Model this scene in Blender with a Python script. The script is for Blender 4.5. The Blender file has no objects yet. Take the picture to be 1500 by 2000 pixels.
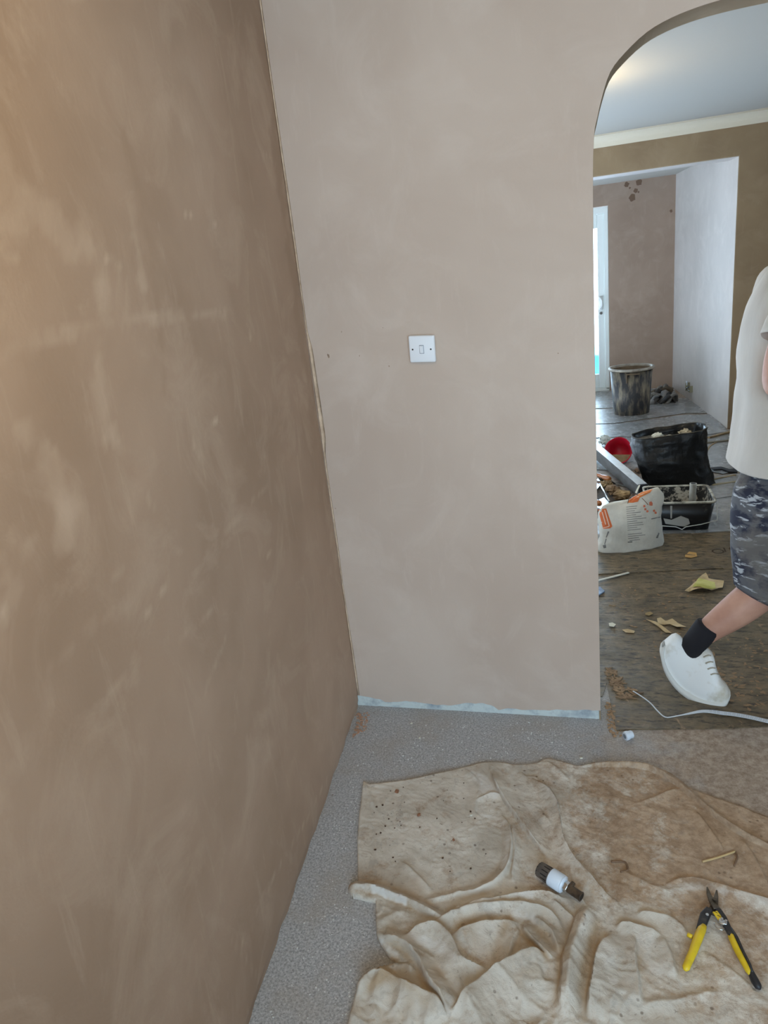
import bpy, bmesh, math, random
import numpy as np
from mathutils import Vector, Matrix, noise as mnoise

# ------------------------------------------------------------------ camera
S = bpy.context.scene
C = S.collection
CAMH = 1.6
FPX = 1386.0
AX = np.array([0.9602, 0.0199, -0.2783]); AX /= np.linalg.norm(AX)      # world X expressed in camera axes (right, up, forward)
_dn = np.array([487.0, -4150.0, FPX]); AZ = -_dn / np.linalg.norm(_dn)
AX = -np.array([-4785.0, -108.0, FPX]) / np.linalg.norm([-4785.0, -108.0, FPX])
AX = AX - AZ * AX.dot(AZ); AX /= np.linalg.norm(AX)
AY = np.cross(AZ, AX)
if AY[2] < 0: AY = -AY
M = np.array([AX, AY, AZ])                                              # world = M @ camera(right, up, forward)
cam_d = bpy.data.cameras.new('camera'); cam = bpy.data.objects.new('camera', cam_d); C.objects.link(cam)
cam_d.sensor_fit = 'HORIZONTAL'; cam_d.sensor_width = 36.0; cam_d.lens = 36.0 * FPX / 1500.0
cam_d.clip_start = 0.02; cam_d.clip_end = 200
R3 = Matrix(((M[0][0], M[0][1], -M[0][2]), (M[1][0], M[1][1], -M[1][2]), (M[2][0], M[2][1], -M[2][2])))
cam.matrix_world = Matrix.Translation((0, 0, CAMH)) @ R3.to_4x4()
S.camera = cam

# ------------------------------------------------------------------ world, lights, exposure
S.view_settings.view_transform = 'Standard'; S.view_settings.look = 'None'
S.view_settings.gamma = 1.0; S.view_settings.use_curve_mapping = False
S.view_settings.exposure = 0.12
try:
    S.cycles.use_denoising = True; S.cycles.max_bounces = 10; S.cycles.diffuse_bounces = 6
    S.cycles.transparent_max_bounces = 12; S.cycles.sample_clamp_indirect = 8.0
    S.cycles.caustics_reflective = False; S.cycles.caustics_refractive = False
except Exception: pass
W = bpy.data.worlds.new('sky'); S.world = W; W.use_nodes = True
bg = W.node_tree.nodes['Background']; bg.inputs[0].default_value = (0.61, 0.79, 1.0, 1); bg.inputs[1].default_value = 12.0

def portal(name, loc, rot, sx, sy):
    d = bpy.data.lights.new(name, 'AREA'); d.shape = 'RECTANGLE'; d.size = sx; d.size_y = sy; d.energy = 1
    d.cycles.is_portal = True
    o = bpy.data.objects.new(name, d); C.objects.link(o); o.location = loc; o.rotation_euler = rot
    return o
PI = math.pi
portal('sky_portal_near', (0.75, -1.76, 1.5), (PI/2, 0, 0), 2.5, 1.6)           # near room's window, looks into the room (+Y)
portal('sky_portal_patio', (-0.67, 8.95, 1.02), (-PI/2, 0, 0), 1.8, 2.0)        # patio door, looks back (-Y)
portal('sky_portal_right', (3.36, 4.4, 1.65), (0, PI/2, 0), 0.9, 0.9)           # unseen side window, added to light the middle room

def bulb_light(name, loc, watts, col, r=0.05):
    d = bpy.data.lights.new(name, 'POINT'); d.energy = watts; d.color = col; d.shadow_soft_size = r
    o = bpy.data.objects.new(name, d); C.objects.link(o); o.location = loc
    return o

# ------------------------------------------------------------------ helpers
O3 = np.array([0, 0, CAMH])
def ray(x, y):
    v = M @ np.array([x - 750.0, -(y - 1000.0), FPX]); return v / np.linalg.norm(v)
def fl(x, y, z=0.0):                 # point of height z seen at a pixel
    d = ray(x, y); t = (z - CAMH) / d[2]; p = O3 + d * t; return Vector(p)
def on_y(x, y, Y):                   # point of the plane y=Y seen at a pixel
    d = ray(x, y); p = O3 + d * (Y / d[1]); return Vector(p)
def srgb(r, g, b):
    f = lambda c: (c / 255 / 12.92) if c / 255 <= 0.04045 else ((c / 255 + 0.055) / 1.055) ** 2.4
    return (f(r), f(g), f(b), 1.0)

def obj(name, verts, faces, mat, parent=None, smooth=False, kind=None):
    me = bpy.data.meshes.new(name); me.from_pydata([tuple(v) for v in verts], [], faces); me.validate(); me.update()
    bm = bmesh.new(); bm.from_mesh(me); bmesh.ops.recalc_face_normals(bm, faces=bm.faces); bm.to_mesh(me); bm.free()
    return _link(name, me, mat, parent, smooth, kind)
def _link(name, me, mat, parent, smooth, kind=None):
    if mat: me.materials.append(mat)
    if smooth:
        for p in me.polygons: p.use_smooth = True
    o = bpy.data.objects.new(name, me); C.objects.link(o)
    if parent is not None:
        o.parent = parent; o.matrix_parent_inverse = Matrix.Translation(-Vector(parent.location)) if parent.type == 'EMPTY' or True else Matrix()
    if kind: o['kind'] = kind
    return o
class B:                             # a bmesh collector
    def __init__(s): s.v = []; s.f = []
    def add(s, vs, fs):
        n = len(s.v); s.v += [Vector(v) for v in vs]; s.f += [[i + n for i in f] for f in fs]; return s
    def box(s, a, b, rz=0, piv=None):
        (x0, y0, z0), (x1, y1, z1) = a, b
        vs = [Vector(p) for p in ((x0,y0,z0),(x1,y0,z0),(x1,y1,z0),(x0,y1,z0),(x0,y0,z1),(x1,y0,z1),(x1,y1,z1),(x0,y1,z1))]
        if rz:
            piv = Vector(piv or ((x0+x1)/2, (y0+y1)/2, 0)); m = Matrix.Rotation(rz, 3, 'Z'); vs = [m @ (v - piv) + piv for v in vs]
        return s.add(vs, [(0,3,2,1),(4,5,6,7),(0,1,5,4),(1,2,6,5),(2,3,7,6),(3,0,4,7)])
    def prism(s, pts, h, up=(0,0,1)):     # polygon of 3d points extruded along up*h
        n = len(pts); u = Vector(up) * h; vs = [Vector(p) for p in pts]; vs += [v + u for v in vs]
        return s.add(vs, [list(range(n))[::-1], list(range(n, 2*n))] + [(i, (i+1) % n, n+(i+1) % n, n+i) for i in range(n)])
    def loft(s, rings, cap0=True, cap1=True, closed=True):
        n = len(rings[0]); vs = [p for r in rings for p in r]; fs = []
        for k in range(len(rings) - 1):
            for i in range(n if closed else n - 1):
                j = (i + 1) % n; fs.append((k*n+i, k*n+j, (k+1)*n+j, (k+1)*n+i))
        if cap0: fs.append(list(range(n))[::-1])
        if cap1: fs.append([(len(rings)-1)*n + i for i in range(n)])
        return s.add(vs, fs)
    def tube(s, path, radii, n=10, caps=True):
        path = [Vector(p) for p in path]
        if not isinstance(radii, (list, tuple)): radii = [radii] * len(path)
        rings = []; ref = None
        for i, p in enumerate(path):
            t = (path[min(i+1, len(path)-1)] - path[max(i-1, 0)]).normalized()
            if ref is None:
                ref = t.orthogonal().normalized()
            ref = (ref - t * ref.dot(t)).normalized(); b = t.cross(ref)
            rings.append([p + (ref * math.cos(a) + b * math.sin(a)) * radii[i] for a in [2*PI*k/n for k in range(n)]])
        return s.loft(rings, caps, caps)
    def build(s, name, mat, parent=None, smooth=False, kind=None, bevel=0, bseg=2, sub=0, angle=35):
        o = obj(name, s.v, s.f, mat, parent, smooth, kind)
        if bevel:
            m = o.modifiers.new('bevel', 'BEVEL'); m.width = bevel; m.segments = bseg; m.limit_method = 'ANGLE'; m.angle_limit = math.radians(angle)
            for p in o.data.polygons: p.use_smooth = True
            try: o.data.set_sharp_from_angle(angle=math.radians(50))
            except Exception: pass
        if sub:
            m = o.modifiers.new('sub', 'SUBSURF'); m.levels = sub; m.render_levels = sub
        return o
def empty(name, loc, label, cat, group=None):
    o = bpy.data.objects.new(name, None); C.objects.link(o); o.location = loc; o.empty_display_size = 0.05
    return tag(o, label, cat, group)
def tag(o, label, cat, group=None, kind=None):
    o['label'] = label; o['category'] = cat
    if group: o['group'] = group
    if kind: o['kind'] = kind
    return o
def struct(o): o['kind'] = 'structure'; return o

# numpy lattice noise
_rs = np.random.RandomState(7); _LAT = _rs.rand(256, 256)
def vn(x, y, sc, seed=0):
    x = np.asarray(x, float) / sc + seed * 17.3; y = np.asarray(y, float) / sc + seed * 9.1
    xi = np.floor(x).astype(int); yi = np.floor(y).astype(int); fx = x - xi; fy = y - yi
    fx = fx*fx*(3-2*fx); fy = fy*fy*(3-2*fy)
    g = lambda a, b: _LAT[a % 256, b % 256]
    return (g(xi,yi)*(1-fx)+g(xi+1,yi)*fx)*(1-fy) + (g(xi,yi+1)*(1-fx)+g(xi+1,yi+1)*fx)*fy - 0.5
def fbm(x, y, sc, oct=4, seed=0):
    r = 0; a = 1
    for k in range(oct): r = r + a * vn(x, y, sc / 2**k, seed + k); a *= 0.5
    return r
def polydist(px, py, pts):
    """distance to a polyline, signed side (+ = left of its direction), fraction of its length"""
    best = np.full(px.shape, 1e9); side = np.zeros(px.shape); tt = np.zeros(px.shape)
    L = [math.hypot(pts[i+1][0]-pts[i][0], pts[i+1][1]-pts[i][1]) for i in range(len(pts)-1)]; tot = sum(L); acc = 0
    for i in range(len(pts)-1):
        ax, ay = pts[i][0], pts[i][1]; dx = pts[i+1][0]-ax; dy = pts[i+1][1]-ay
        t = np.clip(((px-ax)*dx + (py-ay)*dy) / (L[i]**2 + 1e-12), 0, 1)
        qx = px-ax-t*dx; qy = py-ay-t*dy; d = np.hypot(qx, qy); m = d < best
        best = np.where(m, d, best); side = np.where(m, np.sign(dx*qy - dy*qx), side); tt = np.where(m, (acc + t*L[i])/tot, tt); acc += L[i]
    return best, side, tt
def smooth_path(pts, n=6):           # Catmull-Rom
    P = [Vector(p) for p in pts]; out = []
    for i in range(len(P)-1):
        a = P[max(i-1,0)]; b = P[i]; c = P[i+1]; d = P[min(i+2,len(P)-1)]
        for k in range(n):
            t = k/n; out.append(0.5*((2*b)+(c-a)*t+(2*a-5*b+4*c-d)*t*t+(3*b-a-3*c+d)*t**3))
    out.append(P[-1]); return out

# ------------------------------------------------------------------ materials
def mat(name, col, rough=0.6, metal=0.0, noise=0.0, nscale=8.0, bump=0.0, bscale=60.0, col2=None, nrange=(0.35, 0.65), coat=0, spec=0.5, stretch=None):
    m = bpy.data.materials.new(name); m.use_nodes = True; nt = m.node_tree; p = nt.nodes['Principled BSDF']
    p.inputs['Base Color'].default_value = col; p.inputs['Roughness'].default_value = rough; p.inputs['Metallic'].default_value = metal
    p.inputs['Specular IOR Level'].default_value = spec
    if coat: p.inputs['Coat Weight'].default_value = coat
    tc = nt.nodes.new('ShaderNodeTexCoord'); src = tc.outputs['Object']
    if stretch:
        mp = nt.nodes.new('ShaderNodeMapping'); mp.inputs['Scale'].default_value = stretch; nt.links.new(src, mp.inputs[0]); src = mp.outputs[0]
    if col2 is not None:
        n = nt.nodes.new('ShaderNodeTexNoise'); n.inputs['Scale'].default_value = nscale; n.inputs['Detail'].default_value = 6; n.inputs['Roughness'].default_value = 0.6
        nt.links.new(src, n.inputs['Vector'])
        r = nt.nodes.new('ShaderNodeValToRGB'); r.color_ramp.elements[0].position = nrange[0]; r.color_ramp.elements[1].position = nrange[1]
        r.color_ramp.elements[0].color = col; r.color_ramp.elements[1].color = col2
        nt.links.new(n.outputs['Fac'], r.inputs[0]); nt.links.new(r.outputs[0], p.inputs['Base Color'])
    if bump:
        n2 = nt.nodes.new('ShaderNodeTexNoise'); n2.inputs['Scale'].default_value = bscale; n2.inputs['Detail'].default_value = 5
        nt.links.new(src, n2.inputs['Vector'])
        bp = nt.nodes.new('ShaderNodeBump'); bp.inputs['Strength'].default_value = bump; bp.inputs['Distance'].default_value = 0.01
        nt.links.new(n2.outputs['Fac'], bp.inputs['Height']); nt.links.new(bp.outputs[0], p.inputs['Normal'])
    return m
class N:                              # tiny node-graph helper
    def __init__(s, m): s.m = m; s.nt = m.node_tree; s.p = s.nt.nodes['Principled BSDF']; s.tc = s.nt.nodes.new('ShaderNodeTexCoord').outputs['Object']
    def l(s, a, b): s.nt.links.new(a, b)
    def map(s, scale=(1,1,1), rot=(0,0,0), src=None):
        n = s.nt.nodes.new('ShaderNodeMapping'); n.inputs['Scale'].default_value = scale; n.inputs['Rotation'].default_value = rot; s.l(src or s.tc, n.inputs[0]); return n.outputs[0]
    def noise(s, sc, det=5, rough=0.55, src=None, dist=0):
        n = s.nt.nodes.new('ShaderNodeTexNoise'); n.inputs['Scale'].default_value = sc; n.inputs['Detail'].default_value = det
        n.inputs['Roughness'].default_value = rough; n.inputs['Distortion'].default_value = dist; s.l(src or s.tc, n.inputs['Vector']); return n.outputs['Fac']
    def vor(s, sc, src=None, feat='F1'):
        n = s.nt.nodes.new('ShaderNodeTexVoronoi'); n.feature = feat; n.inputs['Scale'].default_value = sc; s.l(src or s.tc, n.inputs['Vector']); return n
    def ramp(s, fac, stops):
        n = s.nt.nodes.new('ShaderNodeValToRGB'); e = n.color_ramp.elements
        while len(e) < len(stops): e.new(0.5)
        for i, (pos, c) in enumerate(stops):
            e[i].position = pos; e[i].color = c if isinstance(c, tuple) else (c, c, c, 1)
        s.l(fac, n.inputs[0]); return n.outputs[0]
    def mix(s, fac, a, b, mode='MIX'):
        n = s.nt.nodes.new('ShaderNodeMix'); n.data_type = 'RGBA'; n.blend_type = mode
        for v, i in ((fac, 0), (a, 6), (b, 7)):
            if isinstance(v, (int, float)): n.inputs[i].default_value = v
            elif isinstance(v, tuple): n.inputs[i].default_value = v
            else: s.l(v, n.inputs[i])
        return n.outputs[2]
    def math(s, op, a, b=0.0, clamp=False):
        n = s.nt.nodes.new('ShaderNodeMath'); n.operation = op; n.use_clamp = clamp
        for v, i in ((a, 0), (b, 1)):
            if isinstance(v, (int, float)): n.inputs[i].default_value = v
            else: s.l(v, n.inputs[i])
        return n.outputs[0]
    def attr(s, name):
        n = s.nt.nodes.new('ShaderNodeAttribute'); n.attribute_name = name; return n.outputs['Fac']
    def bump(s, h, strength=0.3, dist=0.01):
        n = s.nt.nodes.new('ShaderNodeBump'); n.inputs['Strength'].default_value = strength; n.inputs['Distance'].default_value = dist; s.l(h, n.inputs['Height']); s.l(n.outputs[0], s.p.inputs['Normal'])
    def color(s, c): s.l(c, s.p.inputs['Base Color'])
    def rough(s, c): s.l(c, s.p.inputs['Roughness'])

def plaster(name, base, dark, light, attr=False):
    m = mat(name, base, rough=0.75, spec=0.3); g = N(m)
    n1 = g.noise(1.3, 4, 0.6, dist=0.4); n2 = g.noise(4.5, 7, 0.65, dist=0.8)
    n3 = g.noise(3.0, 6, 0.7, src=g.map((6, 6, 1.0), (0.35, 0.2, 0.0)), dist=0.3)
    c = g.mix(g.ramp(n1, [(0.36, 0.0), (0.64, 1.0)]), dark, base)
    c = g.mix(g.math('MULTIPLY', g.ramp(n2, [(0.50, 0.0), (0.68, 1.0)]), 0.35), c, light)
    c = g.mix(g.math('MULTIPLY', g.ramp(n3, [(0.58, 0.0), (0.75, 1.0)]), 0.35), c, light)
    if attr:
        c = g.mix(g.math('MULTIPLY', g.attr('pale'), 1.0, True), c, light)
        c = g.mix(g.math('MULTIPLY', g.attr('damp'), 1.0, True), c, dark)
    c = g.mix(g.math('MULTIPLY', g.ramp(g.noise(90, 4, 0.7), [(0.62, 0.0), (0.75, 1.0)]), 0.18), c, dark)
    g.color(c)
    g.rough(g.ramp(n1, [(0.3, 0.55), (0.7, 0.8)]))
    g.bump(g.math('ADD', g.noise(7, 5, 0.6, dist=0.5), g.math('MULTIPLY', g.noise(60, 4), 0.12)), 0.10, 0.02)
    return m
M_plL = plaster('plaster_left', srgb(190, 165, 145), srgb(168, 143, 122), srgb(212, 190, 170), True)
M_plA = plaster('plaster_pink', srgb(204, 186, 172), srgb(192, 172, 157), srgb(214, 198, 186), True)
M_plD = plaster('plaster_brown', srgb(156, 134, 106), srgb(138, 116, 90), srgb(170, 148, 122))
M_plF = plaster('plaster_far', srgb(166, 144, 128), srgb(150, 128, 112), srgb(180, 160, 144))
M_plS = plaster('plaster_side', srgb(192, 184, 178), srgb(176, 168, 162), srgb(206, 198, 192))
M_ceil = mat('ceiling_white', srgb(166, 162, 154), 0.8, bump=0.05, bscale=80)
M_cove = mat('coving_white', srgb(216, 206, 186), 0.6)
M_upvc = mat('upvc_white', srgb(232, 238, 236), 0.3)
M_oldp = None

# ------------------------------------------------------------------ structure
D = 2.273; TH = 0.125; CZ = 2.46; WX0 = -0.892
NB = -1.7                                              # near room's rear wall
LW = lambda y: WX0 + 0.0911 * (D - y)                  # left wall line x(y)

def patches(px, py, strokes):
    """irregular patches along traced strokes: (points, width, strength)"""
    v = np.zeros(px.shape)
    for pts, w, s in strokes:
        d, _, t = polydist(px, py, pts)
        d = d + fbm(px, py, w*1.6, 5, seed=3) * w * 1.5
        v = np.maximum(v, np.clip((w - d) / (w * 0.8), 0, 1) * s)
    return v
def grid_wall(name, ax, bx, axis_pts, z0, z1, nx, nz, matl, ragged=None):
    """vertical wall face as a grid between two floor points"""
    a = np.array(axis_pts[0]); b = np.array(axis_pts[1])
    u = np.linspace(0, 1, nx); w = np.linspace(z0, z1, nz); U, Z = np.meshgrid(u, w)
    X = a[0] + (b[0]-a[0])*U; Y = a[1] + (b[1]-a[1])*U
    return X, Y, Z

def set_attr(me, name, arr):
    at = me.attributes.new(name, 'FLOAT', 'POINT'); at.data.foreach_set('value', np.ascontiguousarray(arr, dtype=np.float32))

# left wall: a fine grid face with gentle trowel waviness, backed by a thick body
nx, nz = 300, 190
y = np.linspace(NB, D, nx); z = np.linspace(0, CZ, nz); Yg, Zg = np.meshgrid(y, z)
Xg = WX0 + 0.0911*(D - Yg) + 0.0025*fbm(Yg, Zg, 0.5, 3, 5) + 0.0012*fbm(Yg, Zg, 0.12, 3, 8)
Xg = Xg + np.where(Zg < 0.02, -0.004*(1+2*vn(Yg, Zg, 0.05, 2)), 0)
def lw(px_, py_):      # pixel -> (y, z) on the left wall plane
    d = ray(px_, py_); nrm = np.array([1, 0.0911, 0]); p0 = np.array([WX0, D, 0]); t = (p0 - O3).dot(nrm) / d.dot(nrm); p = O3 + d*t; return (p[1], p[2])
S1 = lambda pts: [lw(*p) for p in pts]
pale = patches(Yg, Zg, [
    (S1([(150,430),(175,470),(185,495)]), 0.022, 0.9), (S1([(60,400),(110,440),(160,480)]), 0.03, 0.6), (S1([(0,440),(50,420)]), 0.03, 0.5),
    (S1([(210,505),(235,520)]), 0.008, 0.8), (S1([(255,410),(272,500),(280,560)]), 0.014, 0.45),
    (S1([(0,690),(130,650),(300,620),(440,612)]), 0.012, 0.55), (S1([(200,560),(195,640),(190,750),(215,850)]), 0.022, 0.5),
    (S1([(350,412),(400,430),(450,450)]), 0.003, 0.7), (S1([(190,700),(200,780),(230,870)]), 0.016, 0.55),
    (S1([(40,850),(60,860)]), 0.02, 0.8), (S1([(100,900),(130,1000),(125,1050)]), 0.025, 0.5), (S1([(80,870),(110,960)]), 0.014, 0.6),
    (S1([(405,840),(420,825)]), 0.010, 0.9), (S1([(380,870),(395,890)]), 0.014, 0.7), (S1([(290,970),(300,990)]), 0.010, 0.8),
    (S1([(20,1040),(40,1060),(60,1060)]), 0.02, 0.7), (S1([(0,1100),(20,1140),(10,1200)]), 0.018, 0.9),
    (S1([(285,1200),(320,1150),(340,1125)]), 0.005, 0.9), (S1([(215,1140),(240,1105)]), 0.008, 0.6),
    (S1([(515,1090),(530,1080)]), 0.006, 0.9), (S1([(100,1310),(180,1220),(260,1180)]), 0.012, 0.4),
    (S1([(215,1350),(245,1325)]), 0.010, 0.7), (S1([(400,1350),(440,1250)]), 0.008, 0.4), (S1([(470,1850),(540,1700),(600,1600),(640,1520)]), 0.004, 0.5),
    (S1([(350,1250),(430,1180)]), 0.006, 0.4), (S1([(440,1040),(520,950)]), 0.006, 0.4), (S1([(450,1830),(500,1900)]), 0.005, 0.3),
    (S1([(485,640),(490,660)]), 0.003, 0.9), (S1([(500,300),(530,310),(540,320)]), 0.006, 0.6), (S1([(30,500),(12,500)]), 0.01, 0.7)])
damp = patches(Yg, Zg, [(S1([(505,60),(530,200),(550,380),(575,560),(610,800)]), 0.04, 0.8), (S1([(440,200),(480,320)]), 0.06, 0.35),
    (S1([(240,250),(280,420),(310,560),(320,760)]), 0.02, 0.5), (S1([(0,900),(60,960),(90,1150)]), 0.08, 0.3), (S1([(640,1560),(590,1700),(560,1800)]), 0.02, 0.5),
    (S1([(60,700),(140,760),(160,860)]), 0.05, 0.35), (S1([(480,900),(560,1000)]), 0.08, 0.25)])
V = np.stack([Xg, Yg, Zg], -1).reshape(-1, 3); nV = len(V)
F = [(j*nx+i, j*nx+i+1, (j+1)*nx+i+1, (j+1)*nx+i) for j in range(nz-1) for i in range(nx-1)]
Vb = [(LW(NB)-0.12, NB, 0), (LW(D)-0.12, D, 0), (LW(D)-0.12, D, CZ), (LW(NB)-0.12, NB, CZ)]
F += [(nV+3, nV+2, nV+1, nV)]
me = bpy.data.meshes.new('wall_left'); me.from_pydata([tuple(v) for v in V] + Vb, [], F); me.update()
pale = pale * (0.45 + 0.9*np.clip(fbm(Yg, Zg, 0.07, 4, 12) + 0.35, 0, 1))
set_attr(me, 'pale', np.concatenate([pale.ravel()*0.95, np.zeros(4)])); set_attr(me, 'damp', np.concatenate([damp.ravel(), np.zeros(4)]))
wl = struct(_link('wall_left', me, M_plL, None, True))

# arch wall: core of old painted plaster, new skim coat over it ending raggedly above the floor
arch = [(0.025,0),(0.026,1.29),(0.028,1.72),(0.033,1.89),(0.044,1.945),(0.056,1.99),(0.078,2.046),(0.115,2.084),(0.170,2.122),(0.228,2.143),(0.29,2.155),(0.35,2.161),(0.42,2.164),(0.5,2.165)]
ap = smooth_path([(a, 0, b) for a, b in arch[1:]], 3); ap = [(arch[0][0], 0.0)] + [(v.x, v.z) for v in ap]
arch_full = ap + [(1.0 - a, b) for a, b in ap[::-1][1:]]
def arch_prism(x0, x1, z0s, y0, y1):
    pts = z0s[0] + arch_full[1:-1] + z0s[1] + [(x1, CZ), (x0, CZ)]
    return B().prism([(a, y0, b) for a, b in pts], 1.0, (0, y1-y0, 0))
M_old = mat('old_paint_strip', srgb(206, 214, 212), 0.7, col2=srgb(150, 160, 170), nscale=14, nrange=(0.5, 0.7), bump=0.5, bscale=50)
core = arch_prism(-1.1, 2.5, ([(-1.1, 0), (0.025, 0)], [(0.975, 0), (2.5, 0)]), D+0.006, D+TH-0.001)
wf = struct(core.build('wall_front', M_old))
random.seed(4)
rag = []
zr = {-0.9:0.050,-0.87:0.045,-0.80:0.036,-0.78:0.024,-0.72:0.032,-0.66:0.034,-0.6:0.028,-0.52:0.026,-0.47:0.040,-0.42:0.044,-0.36:0.038,-0.34:0.020,-0.30:0.026,-0.22:0.026,-0.16:0.030,-0.1:0.032,-0.06:0.036,-0.02:0.040,0.0245:0.040}
ks = sorted(zr)
xs = np.linspace(ks[0], ks[-1], 110)
zz = np.interp(xs, ks, [zr[k] for k in ks]) + 0.006*fbm(xs, xs*0, 0.03, 3, 4)
rag = [(float(a), float(b)) for a, b in zip(xs, zz)]
skin = arch_prism(-1.1, 2.5, ([(-1.1, 0.04)] + rag + [(0.0252, 0.04)], [(0.9748, 0.035), (2.5, 0.03)]), D, D+0.0062)
sk = skin.build('skim_coat', M_plA, wf)
# soffit and jamb lining of the arch, in browner plaster that paints in its shade
lin = B(); rings = []
for (a, b) in arch_full:
    rings.append([(a, D+0.0005, b), (a, D+TH, b)])
lin_v = []; 
for i, (a, b) in enumerate(arch_full):
    a2, b2 = arch_full[min(i+1, len(arch_full)-1)]; a1, b1 = arch_full[max(i-1, 0)]
    t = Vector((a2-a1, b2-b1)).normalized(); nn = Vector((-t.y, t.x)) * 0.004
    lin_v.append([Vector((a-nn.x*.1, D+.0015, b-nn.y*.1)), Vector((a-nn.x*.1, D+TH+.004, b-nn.y*.1)), Vector((a+nn.x, D+TH+.004, b+nn.y)), Vector((a+nn.x, D+.0015, b+nn.y))])
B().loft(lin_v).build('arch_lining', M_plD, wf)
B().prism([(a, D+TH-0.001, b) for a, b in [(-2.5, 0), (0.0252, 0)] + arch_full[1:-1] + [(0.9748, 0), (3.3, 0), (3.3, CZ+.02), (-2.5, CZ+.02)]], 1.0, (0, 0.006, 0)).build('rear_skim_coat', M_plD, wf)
# slim bead of plaster smeared in the internal corner
bead = B(); path = []
for k in range(40):
    z = 0.05 + k*0.061; w = 0.0015 + 0.002*(mnoise.noise(Vector((z*3, 0, 0)))+0.5)
    if 1.05 < z < 1.45: w += 0.004
    path.append((WX0+0.003, D-0.001, z, w))
bead.loft([[Vector((x-0.002, yy, z)), Vector((x+w*2, yy+0.001, z)), Vector((x+w*.3, yy-w*.5, z))] for x, yy, z, w in path])
bead.build('corner_bead', mat('bead_plaster', srgb(220, 196, 170), 0.8, col2=srgb(180, 154, 130), nscale=20, bump=0.3), wf, True)

# floor
M_floor = mat('concrete_floor', srgb(150, 148, 146), 0.75, spec=0.3); g = N(M_floor)
sepn = g.nt.nodes.new('ShaderNodeSeparateXYZ'); g.l(g.tc, sepn.inputs[0])
fx = sepn.outputs['X']; fy = sepn.outputs['Y']
c = g.mix(g.ramp(g.noise(160, 3, 0.8), [(0.35, 0.0), (0.65, 1.0)]), srgb(140, 141, 143), srgb(204, 205, 208))
c = g.mix(g.math('MULTIPLY', g.ramp(g.noise(6, 6, 0.65), [(0.45, 0.0), (0.7, 1.0)]), 0.5), c, srgb(168, 158, 146))
c = g.mix(g.math('MULTIPLY', g.ramp(g.vor(90).outputs['Distance'], [(0.10, 1.0), (0.2, 0.0)]), g.ramp(g.noise(30, 2), [(0.5, 0.0), (0.62, 0.8)])), c, srgb(225, 228, 228))
dust = g.math('ADD', g.math('MULTIPLY', g.math('ADD', fx, 0.02), 3.2), g.math('MULTIPLY', g.math('SUBTRACT', g.noise(5, 6, 0.7), 0.5), 2.6), True)
dust2 = g.mix(g.ramp(g.noise(38, 8, 0.8), [(0.4, 0.0), (0.6, 1.0)]), srgb(134, 112, 92), srgb(182, 164, 146))
c = g.mix(g.math('MULTIPLY', dust, 0.85, True), c, dust2)
c = g.mix(g.math('MULTIPLY', g.ramp(g.noise(26, 5, 0.7, dist=1.0), [(0.66, 0.0), (0.70, 1.0)]), 0.6), c, srgb(122, 100, 82))
g.color(c); g.bump(g.math('ADD', g.noise(180, 3), g.math('MULTIPLY', g.noise(12, 5), 1.5)), 0.25, 0.004)
struct(B().box((-1.3, NB-0.1, -0.12), (3.5, 9.1, -0.0005)).build('floor', M_floor))

# sheets laid over the middle and far rooms
def sheet_mat(name, c1, c2, c3, r0, r1, streak, tan=0.8, bmp=0.45):
    m = mat(name, c1, 0.5); g = N(m)
    st = g.map(streak)
    c = g.mix(g.ramp(g.noise(7, 8, 0.7, dist=0.5), [(0.35, 0.0), (0.65, 1.0)]), c1, c2)
    c = g.mix(g.ramp(g.noise(16, 8, 0.75, src=st), [(0.50, 0.0), (0.62, 1.0)]), c, c3)
    c = g.mix(g.math('MULTIPLY', g.ramp(g.noise(14, 7, 0.7, dist=1.2), [(0.60, 0.0), (0.68, 1.0)]), tan), c, srgb(170, 142, 112))
    g.color(c); g.rough(g.ramp(g.noise(8, 7, 0.7), [(0.3, r0), (0.7, r1)]))
    g.bump(g.math('ADD', g.noise(14, 7, 0.7, src=st), g.math('MULTIPLY', g.noise(50, 5, 0.7), 0.5)), bmp, 0.008)
    return m
M_shA = sheet_mat('sheet_brown', srgb(86, 76, 60), srgb(132, 114, 88), srgb(46, 41, 34), 0.32, 0.65, (1, 3.5, 1))
M_shB = sheet_mat('sheet_slate', srgb(140, 141, 143), srgb(164, 164, 164), srgb(120, 119, 118), 0.12, 0.36, (1, 3, 1), 0.35, 0.22)
def sheet(pts, z, m, name='floor_sheet', t=0.004, rag=0.006, n=14):
    out = []; P = [Vector((p[0], p[1], 0)) for p in pts]
    for i in range(len(P)):
        a, b = P[i], P[(i+1) % len(P)]; k = max(2, int((b-a).length / 0.06)); nrm = Vector((-(b-a).y, (b-a).x, 0)).normalized()
        for j in range(k):
            q = a.lerp(b, j/k); q += nrm * (mnoise.noise(q*9)*rag + mnoise.noise(q*31)*rag*.5); out.append((q.x, q.y, z))
    o = B().prism(out, t).build(name, m, floor_root); return o
floor_root = bpy.data.objects['floor']
F2 = lambda x_, y_: tuple(fl(x_, y_)[:2])
a1, a2 = F2(1203, 1427), F2(1500, 1421)
sheet([a1, a2, (1.3, 2.28), (3.2, 2.40), (3.2, 3.62), F2(1413, 1112), F2(1274, 1119), F2(1165, 1124), (-1.2, 3.6), (-1.2, 2.42), (0.035, 2.42), F2(1185, 1335)], 0.0, M_shA)
sheet([F2(1165,1124), F2(1274,1119), F2(1413,1112), F2(1349,1044), F2(1250,1046), (-1.2, 4.2), (-1.2, 3.6)], 0.0045, M_shA)
sheet([F2(1351,1045), F2(1447,1038), (3.2, 4.1), (3.2, 3.63), F2(1414,1113)], 0.002, M_shA)
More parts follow.
